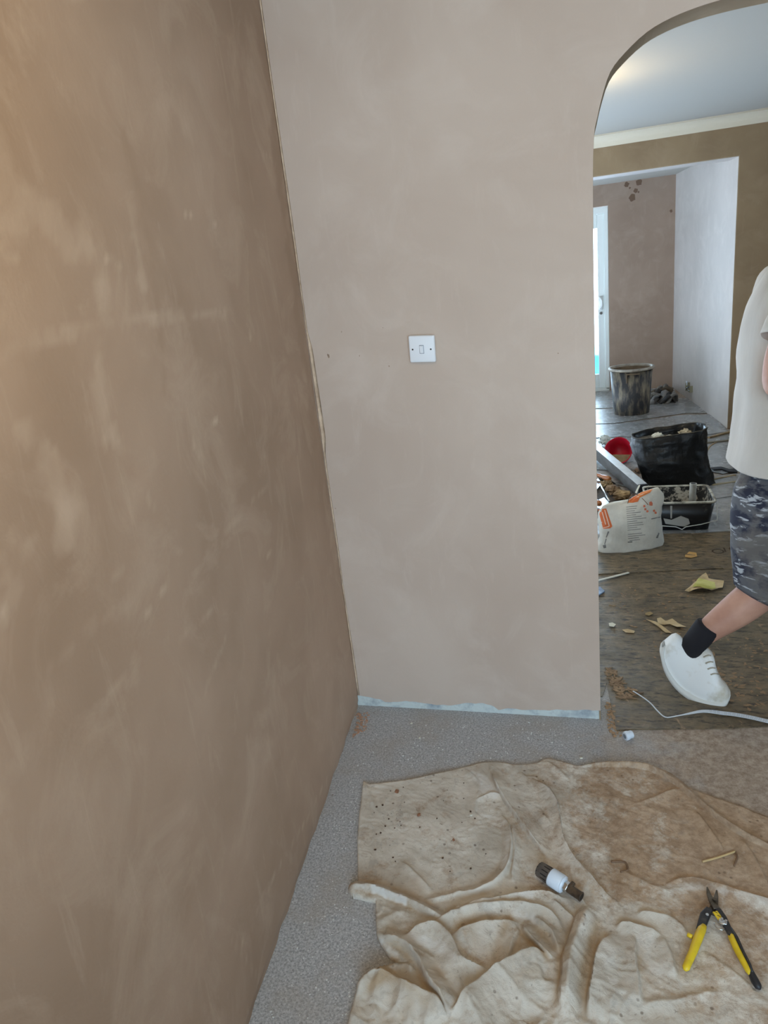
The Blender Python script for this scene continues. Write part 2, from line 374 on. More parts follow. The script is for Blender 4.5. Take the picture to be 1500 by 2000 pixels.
sheet([(-1.2, 4.2), F2(1250,1046), F2(1447,1038), (3.2, 4.1), (3.2, 4.9), F2(1440,955), (0.3, 4.95), (-1.2, 5.0)], 0.0005, M_shB)
sheet([F2(1385,978), F2(1450,968), (2.6, 4.9), (2.6, 5.3), F2(1445,925), F2(1375,938), F2(1300,940), F2(1180,945)], 0.005, M_shB)
sheet([F2(1383,921), F2(1412,927), F2(1432,922), (2.5, 5.5), (2.5, 6.4), F2(1445,862), F2(1350,872), (0.0, 6.2), (0.0, 5.5)], 0.004, M_shB)
sheet([(-1.2, 5.05), (0.0, 5.0), (0.0, 6.5), (-1.2, 6.5)], 0.003, M_shB)
sheet([(-1.2, 6.5), (0.02, 6.55), (0.7, 6.42), (1.17, 6.55), (3.2, 6.5), (3.2, 6.2), (1.3, 6.15), (0.5, 6.12), (-1.2, 6.1)], 0.0005, M_shB)
sheet([(-1.2, 6.56), (0.3, 6.50), (0.9, 6.40), (1.16, 6.5), F2(1408,829), F2(1390,811), F2(1335,812), F2(1290,818), F2(1200,830), (-1.2, 7.2)], 0.006, M_shB)
sheet([(-1.2, 7.24), F2(1200,828), F2(1290,815), F2(1340,808), F2(1388,808), F2(1362,786), F2(1345,779), F2(1325,779), F2(1275,788), F2(1200,800), (-1.2, 8.0)], 0.004, M_shB)
sheet([(-1.2, 8.05), F2(1200,797), F2(1275,785), F2(1322,776), (0.965, 8.8), (0.3, 8.83), (-1.2, 8.83)], 0.001, M_shB)
# marks stencilled on one sheet
M_ink = mat('sheet_ink', srgb(60, 48, 34), 0.7)
for ch, px_, py_ in (('O', 1390, 1083), ('I', 1413, 1080), ('C', 1424, 1078)):
    fc = bpy.data.curves.new('lettering', 'FONT'); fc.body = ch; fc.size = 0.085; fc.extrude = 0.0003; fc.materials.append(M_ink)
    o = bpy.data.objects.new('lettering', fc); C.objects.link(o); p = fl(px_, py_); o.location = (p.x, p.y, 0.0062); o.rotation_euler = (0, 0, 0.0); o.scale = (1, 1.0, 1); o.parent = floor_root

# rest of the room shells
M_white = mat('wall_plain', srgb(214, 210, 204), 0.85)
struct(B().box((2.4, NB, 0), (2.5, D+0.02, CZ)).build('wall_right', M_white))
bk = B()
for a, b in (((LW(NB)-0.1, NB-0.1, 0), (-0.5, NB, CZ)), ((-0.5, NB-0.1, 0), (2.0, NB, 0.7)), ((-0.5, NB-0.1, 2.3), (2.0, NB, CZ)), ((2.0, NB-0.1, 0), (2.5, NB, CZ))):
    bk.box(a, b)
struct(bk.build('wall_back', M_white))
wn = B()
for a, b in (((-0.5, NB-0.08, 0.7), (2.0, NB-0.02, 0.76)), ((-0.5, NB-0.08, 2.24), (2.0, NB-0.02, 2.3)), ((-0.5, NB-0.08, 0.76), (-0.44, NB-0.02, 2.24)), ((1.94, NB-0.08, 0.76), (2.0, NB-0.02, 2.24)), ((0.72, NB-0.08, 0.76), (0.78, NB-0.02, 2.24))):
    wn.box(a, b)
struct(wn.build('window_1', M_upvc))
struct(B().box((-1.3, NB-0.1, CZ), (2.6, D+0.01, CZ+0.1)).build('ceiling', M_ceil))
# middle room
OY = 6.633; OT = 0.27; LZ = 2.167; FY = 8.835; FZ = 2.266
sx = lambda yy: 1.174 - 0.0975*(yy - OY)
struct(B().box((-2.6, D+TH, CZ), (3.5, OY+0.1, CZ+0.1)).build('ceiling_middle', M_ceil))
ow = B().prism([(sx(OY), OY, 0), (3.4, OY, 0), (3.4, OY, CZ), (-2.5, OY, CZ), (-2.5, OY, 0), (-1.75, OY, 0), (-1.75, OY, LZ), (sx(OY), OY, LZ)], 1.0, (0, OT, 0))
for i in (0, 7): pass
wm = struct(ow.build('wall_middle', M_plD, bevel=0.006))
struct(B().box((-2.6, D+TH, 0), (-2.5, OY, CZ)).build('wall_middle_left', M_white))
wr = B()
for a, b in (((3.3, D+TH, 0), (3.4, 3.95, CZ)), ((3.3, 4.85, 0), (3.4, OY, CZ)), ((3.3, 3.95, 0), (3.4, 4.85, 1.2)), ((3.3, 3.95, 2.1), (3.4, 4.85, CZ))): wr.box(a, b)
struct(wr.build('wall_middle_right', M_white))
wn = B()
for a, b in (((3.32, 3.95, 1.2), (3.38, 4.85, 1.26)), ((3.32, 3.95, 2.04), (3.38, 4.85, 2.1)), ((3.32, 3.95, 1.26), (3.38, 4.01, 2.04)), ((3.32, 4.79, 1.26), (3.38, 4.85, 2.04))): wn.box(a, b)
struct(wn.build('window_added', M_upvc))  # unseen window, added and sized for the daylight it gives the middle room
B().box((-1.75, OY+0.004, LZ-0.003), (sx(OY), OY+OT, LZ+0.001)).build('soffit_lining', M_plS, wm)  # pale grey slab on the lintel's underside; daylight on it put into the colour
# coving along the opening wall
cv = []
for k in range(9):
    a = k/8*PI/2; cv.append((OY - 0.10*(1-math.cos(a)) - 0.0, 2.378 + 0.0*a + (CZ-2.378)*math.sin(a)))
prof = [(OY+0.001, 2.376), (OY-0.008, 2.376), (OY-0.010, 2.384)] + [(OY-0.012-0.084*(1-math.cos(k/8*PI/2)), 2.384+(CZ-0.012-2.384)*math.sin(k/8*PI/2)) for k in range(1, 9)] + [(OY-0.104, CZ-0.012), (OY-0.104, CZ), (OY+0.001, CZ)]
B_ = B().loft([[(-2.5, a, b) for a, b in prof], [(3.3, a, b) for a, b in prof]])
struct(B_.build('trim_1', M_cove))
# far room
struct(B().box((-2.6, OY+OT, FZ), (1.5, FY+0.2, FZ+0.1)).build('ceiling_far', M_ceil))
sw = B().prism([(sx(OY)-0.001, OY+0.003, 0), (sx(FY), FY, 0), (sx(FY)+0.15, FY+0.1, 0), (sx(OY)+0.12, OY+0.01, 0)], FZ+0.05)
ws = struct(sw.build('wall_far_right', M_plS))
fw = B().prism([(sx(FY)+0.1, FY, 0), (sx(FY)+0.1, FY, FZ+0.05), (-2.5, FY, FZ+0.05), (-2.5, FY, 0), (-1.62, FY, 0), (-1.62, FY, 2.05), (0.268, FY, 2.05), (0.268, FY, 0)], 1.0, (0, 0.2, 0))
wfar = struct(fw.build('wall_far', M_plF))
struct(B().box((-2.6, OY+OT, 0), (-2.5, FY, FZ)).build('wall_far_left', M_white))
# dark damp marks near the top of the far wall and the corner
M_mark = mat('damp_mark', srgb(112, 88, 70), 0.8)
def blob(cx, cz, r, Y, seed, sq=1.0):
    return [(cx + r*math.cos(a)*(0.75+0.5*mnoise.noise(Vector((math.cos(a)*1.5, math.sin(a)*1.5, seed)))), Y, cz + sq*r*math.sin(a)*(0.75+0.5*mnoise.noise(Vector((math.cos(a)*1.5+9, math.sin(a)*1.5, seed))))) for a in [2*PI*k/14 for k in range(14)]]
for i, (mx, my, r) in enumerate([(1236,386,.045),(1242,372,.028),(1224,361,.03),(1248,356,.04),(1230,367,.012),(1247,375,.012),(1311,412,.02)]):
    p = on_y(mx, my, FY); B().prism(blob(p.x, p.z, r*1.1, FY-0.0015, i), 1.0, (0, 0.003, 0)).build('damp_mark', M_mark, wfar)

for i, (mx, my, r) in enumerate([(642,695,.005),(640,693,.003),(702,695,.002),(667,648,.002),(1090,690,.002),(655,993,.002),(760,715,.0025),(748,640,.0015)]):
    p = on_y(mx, my, D); B().prism(blob(p.x, p.z, r, D-0.0004, i+20, 1.6), 1.0, (0, 0.001, 0)).build('smudge', bpy.data.materials.get('smudge_brown') or mat('smudge_brown', srgb(160, 136, 116), 0.8), wf)
# patio door
dr = struct(B().box((0.222, FY+0.03, 0.02), (0.266, FY+0.10, 2.045)).box((-1.62, FY+0.03, 1.975), (0.23, FY+0.10, 2.045)).box((-1.62, FY+0.03, 0.0), (0.266, FY+0.11, 0.04)).box((-1.62, FY+0.03, 0.04), (-1.56, FY+0.10, 1.975)).build('door_1', M_upvc, bevel=0.004))
sash = B().box((0.148, FY+0.045, 0.038), (0.2225, FY+0.085, 1.975)).box((-0.70, FY+0.045, 0.05), (-0.60, FY+0.085, 1.976)).box((-0.60, FY+0.045, 0.038), (0.149, FY+0.085, 0.20)).box((-0.60, FY+0.045, 1.83), (0.149, FY+0.085, 1.976))
sash.build('door_sash', M_upvc, dr, bevel=0.006)
B().box((-1.55, FY+0.05, 0.05), (-1.45, FY+0.08, 1.96)).box((-0.80, FY+0.05, 0.05), (-0.71, FY+0.08, 1.96)).box((-1.45, FY+0.05, 0.05), (-0.80, FY+0.08, 0.2)).box((-1.45, FY+0.05, 1.83), (-0.80, FY+0.08, 1.96)).build('door_sash', M_upvc, dr)
M_glass = bpy.data.materials.new('pane_glass'); M_glass.use_nodes = True; nt = M_glass.node_tree
for n_ in list(nt.nodes):
    if n_.type != 'OUTPUT_MATERIAL': nt.nodes.remove(n_)
tr = nt.nodes.new('ShaderNodeBsdfTransparent'); tr.inputs[0].default_value = (0.93, 0.97, 0.97, 1); gl = nt.nodes.new('ShaderNodeBsdfGlossy'); gl.inputs['Roughness'].default_value = 0.02
fr = nt.nodes.new('ShaderNodeFresnel'); mx_ = nt.nodes.new('ShaderNodeMixShader'); nt.links.new(fr.outputs[0], mx_.inputs[0]); nt.links.new(tr.outputs[0], mx_.inputs[1]); nt.links.new(gl.outputs[0], mx_.inputs[2])
nt.links.new(mx_.outputs[0], [n_ for n_ in nt.nodes if n_.type == 'OUTPUT_MATERIAL'][0].inputs[0])
B().box((-0.60, FY+0.062, 0.20), (0.149, FY+0.068, 1.83)).build('pane', M_glass, dr)
B().box((-1.45, FY+0.062, 0.20), (-0.80, FY+0.068, 1.83)).build('pane', M_glass, dr)
B().box((-0.44, NB-0.053, 0.76), (0.72, NB-0.047, 2.24)).build('pane', M_glass, bpy.data.objects['window_1'])
B().box((0.78, NB-0.053, 0.76), (1.94, NB-0.047, 2.24)).build('pane', M_glass, bpy.data.objects['window_1'])
B().box((3.347, 4.01, 1.26), (3.353, 4.79, 2.04)).build('pane', M_glass, bpy.data.objects['window_added'])
# D-shaped pull handle and lock
M_hnd = mat('handle_white', srgb(240, 244, 244), 0.25)
hx, hy = 0.180, FY+0.045
hd = B().tube(smooth_path([(hx-.012, hy, 1.08), (hx-.012, hy-0.03, 1.075), (hx+0.008, hy-0.045, 1.05), (hx+0.008, hy-0.045, 0.99), (hx-.012, hy-0.03, 0.965), (hx-.012, hy, 0.96)], 4), 0.010, 8)
hd.box((hx-0.024, hy-0.006, 0.945), (hx+0.022, hy+0.002, 1.095)).build('door_handle', M_hnd, dr, True)
B().tube([(hx, hy+0.002, 0.905), (hx, hy-0.012, 0.905)], 0.016, 12).build('lock', mat('lock_metal', srgb(110, 105, 100), 0.3, 0.8), dr)
# outside: paving and a blue tarpaulin-covered heap seen through the pane
struct(B().box((-4, FY+0.2, -0.14), (4, 20, -0.06)).build('ground', mat('patio_paving', srgb(210, 214, 214), 0.8, col2=srgb(190, 194, 196), nscale=4)))
tp = B(); rings = []
for k in range(13):
    u = k/12; yy = 10.2 + 1.3*u
    rings.append([Vector((-0.2 + 0.75*math.cos(a) + 0.05*mnoise.noise(Vector((a*2, u*4, 1))), yy, -0.06 + max(0, (0.42 - 0.08*abs(u-.5)*2)*math.sin(a)) + 0.04*mnoise.noise(Vector((a*3, u*5, 4)))*math.sin(a))) for a in [PI*j/16 for j in range(17)]])
tp.loft(rings, closed=True)
tag(tp.build('tarpaulin', mat('blue_tarp', srgb(20, 150, 225), 0.35, bump=0.3, bscale=10), None, True), 'bright blue tarpaulin heap outside behind the patio door glass', 'tarpaulin')

# ceiling lamps (real bulbs on short pendants, above the picture)
M_bulb = bpy.data.materials.new('bulb_glow'); M_bulb.use_nodes = True
pp = M_bulb.node_tree.nodes['Principled BSDF']; pp.inputs['Emission Color'].default_value = (1, 0.72, 0.35, 1); pp.inputs['Emission Strength'].default_value = 6
M_pend = mat('pendant_white', srgb(225, 222, 215), 0.4)
def pendant(x_, y_, drop, w, label, room):
    t = empty('pendant_lamp', (x_, y_, CZ), label, 'lamp')
    B().tube([(x_, y_, CZ), (x_, y_, CZ-0.02)], [0.04, 0.032], 20).build('ceiling_rose', M_pend, t)
    B().tube([(x_, y_, CZ-0.02), (x_, y_, CZ-drop)], 0.004, 8).build('flex', M_pend, t)
    B().tube([(x_, y_, CZ-drop), (x_, y_, CZ-drop-0.05)], [0.016, 0.019], 14).build('lamp_holder', M_pend, t)
    b = B().tube([(x_, y_, CZ-drop-0.05-0.01*k) for k in range(9)], [0.013, 0.018, 0.025, 0.03, 0.031, 0.03, 0.026, 0.018, 0.006], 14).build('bulb', M_bulb, t, True)
    bulb_light('bulb_light', (x_, y_, CZ-drop-0.17), w, (1.0, 0.77, 0.42), 0.04)
pendant(-0.05, 0.35, 0.12, 19, 'bare bulb pendant on the ceiling of the near room', 'near')
pendant(-0.10, 4.45, 0.06, 15, 'bare bulb pendant on the ceiling beyond the arch', 'middle')
# ------------------------------------------------------------------ drop cloth
M_cloth = mat('canvas', srgb(206, 196, 180), 0.9, spec=0.15); g = N(M_cloth)
br = g.attr('dirt')
n1 = g.noise(9, 8, 0.7, dist=0.6); n2 = g.noise(28, 6, 0.7)
c0 = g.mix(g.ramp(g.noise(5, 6, 0.6), [(0.4, 0.0), (0.62, 1.0)]), srgb(226, 219, 208), srgb(196, 187, 174))
f1 = g.math('ADD', br, g.math('ADD', g.math('MULTIPLY', g.math('SUBTRACT', n1, 0.5), 2.4), g.math('MULTIPLY', g.math('SUBTRACT', g.noise(40, 8, 0.8), 0.5), 1.6)))
c = g.mix(g.ramp(f1, [(0.25, 0.0), (0.8, 0.85)]), c0, g.mix(g.ramp(n2, [(0.4, 0.0), (0.6, 1.0)]), srgb(154, 124, 95), srgb(188, 160, 132)))
c = g.mix(g.math('MULTIPLY', g.attr('ochre'), 0.75, True), c, srgb(174, 142, 100))
c = g.mix(g.math('MULTIPLY', g.ramp(g.vor(34, src=g.map((1, 1, 1))).outputs['Distance'], [(0.10, 1.0), (0.17, 0.0)]), g.ramp(g.noise(7, 3), [(0.5, 0.0), (0.6, 0.7)])), c, srgb(108, 88, 72))
c = g.mix(g.math('MULTIPLY', g.ramp(g.noise(48, 4, 0.75, dist=0.8), [(0.64, 0.0), (0.70, 1.0)]), 0.5), c, srgb(112, 90, 72))
c = g.mix(g.math('MULTIPLY', g.ramp(g.noise(14, 5, 0.7, dist=0.3), [(0.56, 0.0), (0.66, 1.0)]), 0.35), c, srgb(150, 142, 134))
c = g.mix(g.attr('clean'), c, srgb(226, 222, 216))
g.color(c)
wv = g.nt.nodes.new('ShaderNodeTexWave'); wv.inputs['Scale'].default_value = 220; g.l(g.tc, wv.inputs['Vector'])
g.bump(g.math('ADD', g.math('MULTIPLY', g.noise(34, 8, 0.75, dist=1.2), 2.2), g.math('MULTIPLY', g.noise(300, 2), 0.3)), 0.5, 0.004)
CP = lambda L: [tuple(fl(a, b)[:2]) for a, b in L]
outline = CP([(710,1528),(720,1535),(760,1530),(790,1527),(815,1523),(845,1516),(870,1511),(900,1503),(925,1496),(945,1492),(975,1491),(1000,1497),(1025,1496),(1050,1493),(1062,1486),(1075,1484),(1090,1489),(1105,1494),(1125,1499),(1140,1499),(1160,1495),(1190,1496),(1240,1498),(1275,1500),(1300,1508),(1325,1524),(1345,1541),(1365,1550),(1400,1562),(1450,1580),(1475,1590),(1500,1600),(1580,1640)]) \
    + [(0.95, 1.75), (1.05, 1.3), (0.9, 0.86), (0.2, 0.82), (-0.35, 0.85)] + CP([(660,2070),(683,2000),(690,1975),(699,1940),(712,1918),(728,1908),(757,1902),(785,1893),(797,1889),(776,1888),(760,1872),(745,1850),(737,1835),(735,1800),(735,1765),(718,1762),(700,1757),(688,1756),(681,1745),(686,1737),(700,1728),(699,1690),(699,1640),(703,1590),(707,1555)])
# strokes: pixels, height, width on the image-left-of-travel side, width on the other, softness at the ends
FOLDS = [
 ([(958,1508),(975,1545),(1010,1600),(1045,1648),(1078,1688)], .024, .024, .003),
 ([(1030,1522),(1070,1560),(1088,1600),(1095,1650),(1122,1700),(1165,1742),(1207,1770)], .026, .003, .018),
 ([(1055,1585),(1085,1640),(1105,1685)], .008, .005, .012),
 ([(1130,1500),(1200,1499),(1270,1506),(1315,1530),(1355,1562),(1400,1600),(1455,1636),(1500,1658),(1560,1690)], .019, .010, .003),
 ([(975,1590),(995,1635),(993,1690),(972,1722),(935,1742),(895,1752)], .015, .006, .012),
 ([(1000,1605),(1008,1670),(1000,1735)], .012, .009, .005),
 ([(690,1740),(740,1748),(800,1772),(850,1797),(878,1803)], .024, .014, .004),
 ([(820,1770),(860,1762),(900,1750),(950,1738),(985,1722)], .010, .010, .005),
 ([(850,1803),(900,1787),(950,1774),(1010,1762),(1075,1757),(1112,1766)], .020, .005, .020),
 ([(737,1838),(765,1846),(800,1863),(825,1892),(838,1925),(865,1962),(888,2005)], .026, .018, .006),
 ([(783,1852),(815,1831),(850,1822),(878,1845),(900,1888),(940,1903),(968,1915)], .020, .005, .030),
 ([(850,1822),(872,1850),(885,1885),(915,1900)], .010, .004, .02),
 ([(838,1816),(890,1799),(950,1784),(1020,1782),(1075,1795),(1100,1830)], .020, .006, .014),
 ([(880,1834),(950,1817),(1015,1812)], .018, .004, .035),
 ([(888,1832),(902,1842),(915,1858),(918,1875)], .008, .012, .004),
 ([(1015,1812),(1050,1850),(1085,1888)], .018, .016, .004),
 ([(1015,1815),(995,1860),(978,1915)], .011, .004, .014),
 ([(880,2005),(925,1948),(985,1905),(1045,1876),(1078,1880)], .028, .004, .060),
 ([(1152,1772),(1140,1830),(1118,1900),(1108,2010)], .030, .014, .014),
 ([(1140,1775),(1122,1830),(1102,1900),(1096,2010)], .016, .022, .004),
 ([(1190,1800),(1168,1850),(1145,1925),(1133,2010)], -.010, .006, .006),
 ([(1200,1828),(1172,1870),(1158,1940),(1150,2010)], .020, .035, .005),
 ([(1236,1830),(1240,1900),(1250,1980)], .014, .004, .022),
 ([(1290,1835),(1308,1880),(1320,1920)], .010, .005, .02),
 ([(1200,1822),(1230,1815),(1290,1833)], .012, .005, .03),
 ([(715,1914),(755,1925),(800,1950),(850,1975),(880,2010)], .024, .005, .030),
 ([(740,1905),(790,1930),(840,1960),(875,1985)], .010, .004, .012),
 ([(700,1960),(712,1930),(745,1910),(790,1893)], .018, .012, .016),
 ([(1040,1795),(1080,1830),(1096,1872)], .014, .009, .004),
 ([(1105,1690),(1120,1740),(1150,1790)], .010, .004, .012),
 ([(1075,1765),(1100,1785),(1125,1810)], .012, .005, .012),
 ([(1185,1692),(1235,1720),(1300,1745),(1360,1738)], .007, .010, .016),
 ([(1355,1588),(1385,1628),(1415,1672)], .008, .004, .010),
 ([(1445,1640),(1475,1690),(1505,1745)], .007, .005, .010),
 ([(1240,1790),(1300,1798),(1345,1832)], .010, .005, .016),
 ([(1370,1860),(1440,1912),(1490,1960)], .004, .003, .012),
 ([(1290,1738),(1350,1724),(1420,1742),(1500,1768),(1560,1780)], .009, .004, .02),
 ([(780,1685),(815,1715),(842,1748)], .006, .003, .010),
 ([(1240,1980),(1320,1965),(1420,1940)], .007, .008, .012),
 ([(1180,1560),(1260,1580),(1330,1620)], .004, .02, .02),
 ([(1240,1580),(1290,1560),(1330,1545)], .006, .006, .012),
 ([(712,1532),(722,1560),(735,1580)], .005, .006, .006),
 ([(925,1570),(960,1555),(985,1560)], .006, .004, .010),
 ([(900,1500),(935,1535),(925,1590),(950,1605)], .004, .004, .014),
 ([(1020,1520),(1060,1535),(1085,1570),(1090,1600)], .010, .004, .012),
 ([(1060,1490),(1085,1505),(1110,1530)], .006, .008, .01),
 ([(760,1990),(790,1960),(770,1930)], .008, .008, .012),
 ([(1000,1960),(1060,1930),(1095,1950)], .006, .008, .02),
 ([(800,1790),(760,1800),(740,1820)], .006, .012, .012),
 ([(960,1760),(925,1782),(905,1800)], .008, .008, .008),
 ([(1010,1785),(1040,1775),(1085,1778)], .007, .004, .010),
]
DX = 0.0030
gx = np.arange(-0.78, 1.08, DX); gy = np.arange(0.80, 2.06, DX); GX, GY = np.meshgrid(gx, gy)
wx = GX + 0.004*fbm(GX, GY, 0.05, 2, 21); wy = GY + 0.004*fbm(GX, GY, 0.05, 2, 33)
Hc = np.zeros(GX.shape); OCH = np.zeros(GX.shape); MX = np.zeros(GX.shape); SHX = np.zeros(GX.shape); SHY = np.zeros(GX.shape)
for pts, A, wl_, wr_ in FOLDS:
    P = [(v.x, v.y) for v in smooth_path([Vector((a, b, 0)) for a, b in CP(pts)], 3)]
    d, s_, t_ = polydist(wx, wy, P)
    w_ = np.where(s_ > 0, wl_, wr_)
    f = np.clip(1 - (np.sqrt(d*d + 2e-6) - .0014) / (w_*1.9), 0, 1)**1.2
    endf = np.clip(np.minimum(t_, 1-t_) * 5, 0, 1); endf = endf*endf*(3-2*endf)
    f = f * (0.15 + 0.85*endf) * A
    MX = np.maximum(MX, f); Hc += f
    if min(wl_, wr_) <= .008:                     # the crest leans over its steep side
        gyy, gxx = np.gradient(d, DX); sgn = 1.0 if wl_ < wr_ else -1.0
        wide = max(wl_, wr_); on = (s_*sgn > 0)
        lean = np.where(on, np.exp(-(d/.005)**2), np.exp(-(d/(wide*.8+.006))**2)) * endf * (.012 if min(wl_, wr_) <= .003 and A > .015 else max(0, min(A*.45, .0085)))
        SHX += np.where(on, gxx, -gxx)*lean; SHY += np.where(on, gyy, -gyy)*lean
    OCH = np.maximum(OCH, np.exp(-((d - 1.4*w_ - 0.006) / 0.012)**2) * endf * np.clip(A/.02, 0, 1) * (w_ < 0.02))  # ochre along the folds: stain plus crease shade painted into the colour
def blur(a, n=1):
    for _ in range(n):
        q = np.pad(a, 1, mode='edge'); a = (q[:-2,1:-1] + q[2:,1:-1] + q[1:-1,:-2] + q[1:-1,2:] + 2*q[1:-1,1:-1])/6
    return a
SHX = blur(SHX, 1); SHY = blur(SHY, 1); mg = np.hypot(SHX, SHY) + 1e-9; kk = np.minimum(1, np.where(GY > 1.49, .0105, .0068)/mg); SHX *= kk; SHY *= kk
Hc = np.where(GY > 1.5, 0.8*MX + 0.35*Hc, blur(0.8*MX + 0.35*Hc, 1))
low = np.clip((1.50 - GY) / 0.3, 0, 1) * np.clip((0.25 - GX) / 0.25, 0, 1)          # the bunched part is rougher
Hc += 0.004 + (0.003 + 0.006*low) * (fbm(GX, GY, 0.13, 2, 2) + 0.5) + (0.0012 + 0.002*low) * np.abs(fbm(GX, GY, 0.03, 3, 9)) * 2
qx_ = GX + 0.05*fbm(GX, GY, .12, 2, 3); qy_ = GY*.75 + 0.35*GX + 0.05*fbm(GX, GY, .12, 2, 31)
for sc_, amp_, sd_ in ((.15, .007, 14), (.075, .006, 41), (.034, .003, 77)):
    rid = 1 - np.minimum(np.abs(vn(qx_, qy_, sc_, sd_))*3.2, 1); Hc += amp_*(0.22 + 0.9*low)*rid**1.5
fine = np.minimum(np.abs(vn(qx_*1.0, qy_*2.4, .03, 5))*4, 1); Hc += .0011*(1-fine)
OL = np.array(outline)
def inside(px_, py_):
    c = np.zeros(px_.shape, bool); n = len(OL)
    for i in range(n):
        x1, y1 = OL[i]; x2, y2 = OL[(i+1) % n]
        m = ((y1 > py_) != (y2 > py_)); xi = (x2-x1)*(py_-y1)/((y2-y1) + 1e-12) + x1; c ^= m & (px_ < xi)
    return c
dE, _, _ = polydist(GX, GY, [tuple(p) for p in OL] + [tuple(OL[0])])
IN = inside(GX, GY)
edge = np.clip(dE / 0.014, 0, 1); Hc = 0.004 + (Hc - 0.004) * (0.35 + 0.65 * np.sqrt(edge*(2-edge)))
Hc += 0.003*np.exp(-(dE/0.006)**2) * (fbm(GX, GY, 0.06, 2, 5) + 0.6)                # slightly curled hem
tab = np.exp(-((GX-fl(693,1745).x)/0.02)**2 - ((GY-fl(693,1745).y)/0.018)**2); Hc += 0.012*tab
def cloth_z(x_, y_):
    i = int(round((y_-gy[0])/DX)); j = int(round((x_-gx[0])/DX))
    if 0 <= i < len(gy) and 0 <= j < len(gx) and IN[i, j]: return float(Hc[i, j])
    return 0.0
idx = -np.ones(GX.shape, int); vs = []; fs = []; H_, W_ = GX.shape
cell = IN[:-1, :-1] & IN[1:, :-1] & IN[:-1, 1:] & IN[1:, 1:]
use = np.zeros(GX.shape, bool); use[:-1, :-1] |= cell; use[1:, :-1] |= cell; use[:-1, 1:] |= cell; use[1:, 1:] |= cell
idx[use] = np.arange(use.sum())
cnt = np.zeros(GX.shape, int); cnt[:-1, :-1] += cell; cnt[1:, :-1] += cell; cnt[:-1, 1:] += cell; cnt[1:, 1:] += cell
bord = use & (cnt < 4)
edf = np.clip(dE/.02, 0, 1); VX, VY = GX + SHX*edf, GY + SHY*edf
bi = np.argwhere(bord)
n = len(OL); A_ = OL; B_2 = np.roll(OL, -1, 0); Dv = B_2 - A_; L2 = (Dv**2).sum(1) + 1e-12
for i, j in bi:                                                                  # snap the border onto the hem line
    p = np.array([GX[i, j], GY[i, j]]); t = np.clip(((p - A_)*Dv).sum(1) / L2, 0, 1); q = A_ + Dv*t[:, None]; k = ((q-p)**2).sum(1).argmin(); VX[i, j], VY[i, j] = q[k]
vv = np.stack([VX[use], VY[use], Hc[use]], -1); nT = len(vv)
ci = np.argwhere(cell); i, j = ci[:, 0], ci[:, 1]
quads = np.stack([idx[i, j], idx[i, j+1], idx[i+1, j+1], idx[i+1, j]], -1)
# skirt: border edges pulled down to the floor
from collections import Counter
ed = Counter()
bset = set(idx[bord].tolist())
dir_e = {}
for q in quads[np.isin(quads, list(bset)).any(1)]:
    for a_, b_ in zip(q, np.roll(q, -1)):
        k = (min(a_, b_), max(a_, b_)); ed[k] += 1; dir_e[k] = (int(a_), int(b_))
sk_v = {}; extra = []; sfaces = []
allq = quads
for k, c_ in ed.items():
    if c_ == 1 and k[0] in bset and k[1] in bset:
        a_, b_ = dir_e[k]
        for q in (a_, b_):
            if q not in sk_v: sk_v[q] = nT + len(extra); extra.append((vv[q][0], vv[q][1], 0.0))
        sfaces.append((b_, a_, sk_v[a_], sk_v[b_]))
me = bpy.data.meshes.new('drop_cloth'); me.from_pydata([tuple(v) for v in vv] + extra, [], [tuple(q) for q in quads.tolist()] + sfaces); me.update()
brown = np.clip((GX + 0.30) / 0.35, 0, 1) * np.clip((GY - 1.42) / 0.12, 0, 1) * 0.62 + np.clip((GX - 0.05)/0.3, 0, 1) * 0.42 + 0.12
brown += 0.25*np.clip((-0.05-GX)/0.1, 0, 1)*np.exp(-((GY-1.60)/0.05)**2)*np.exp(-((GX+0.42)/0.1)**2)
dd, _, _ = polydist(GX, GY, CP([(1300,1745),(1380,1738),(1450,1760),(1520,1790)])); brown -= 0.5*np.exp(-(dd/0.02)**2)
clean = patches(GX, GY, [(CP([(925,1515),(950,1545),(970,1560)]), 0.026, 0.85), (CP([(940,1590),(965,1600)]), 0.014, 0.5), (CP([(690,1742),(740,1750),(800,1772)]), 0.013, 0.8),
   (CP([(800,1845),(840,1850),(880,1890)]), 0.014, 0.6), (CP([(750,1850),(775,1875)]), 0.010, 0.7), (CP([(1180,1850),(1200,1900)]), 0.02, 0.4), (CP([(1255,1850),(1280,1900)]), 0.02, 0.4),
   (CP([(1310,1738),(1400,1745),(1500,1770)]), 0.012, 0.5), (CP([(990,1650),(985,1700)]), 0.01, 0.7), (CP([(1060,1545),(1085,1590)]), 0.01, 0.5), (CP([(1195,1930),(1205,1938)]), 0.008, 0.8), (CP([(960,1760),(1000,1770),(1040,1765)]), 0.012, 0.5), (CP([(1050,1800),(1010,1800)]), .012, .5)])
fill = lambda a: np.concatenate([a[use], np.zeros(len(extra))])
set_attr(me, 'dirt', fill(brown)); set_attr(me, 'ochre', fill(np.clip(OCH*np.clip((1.62-GY)/.15, 0.15, 1)*(0.6+1.2*fbm(GX, GY, .08, 3, 3)), 0, 0.8))); set_attr(me, 'clean', fill(clean))
cloth = tag(_link('drop_cloth', me, M_cloth, None, True), 'crumpled cream canvas drop cloth with brown plaster stains spread on the concrete floor', 'drop cloth')

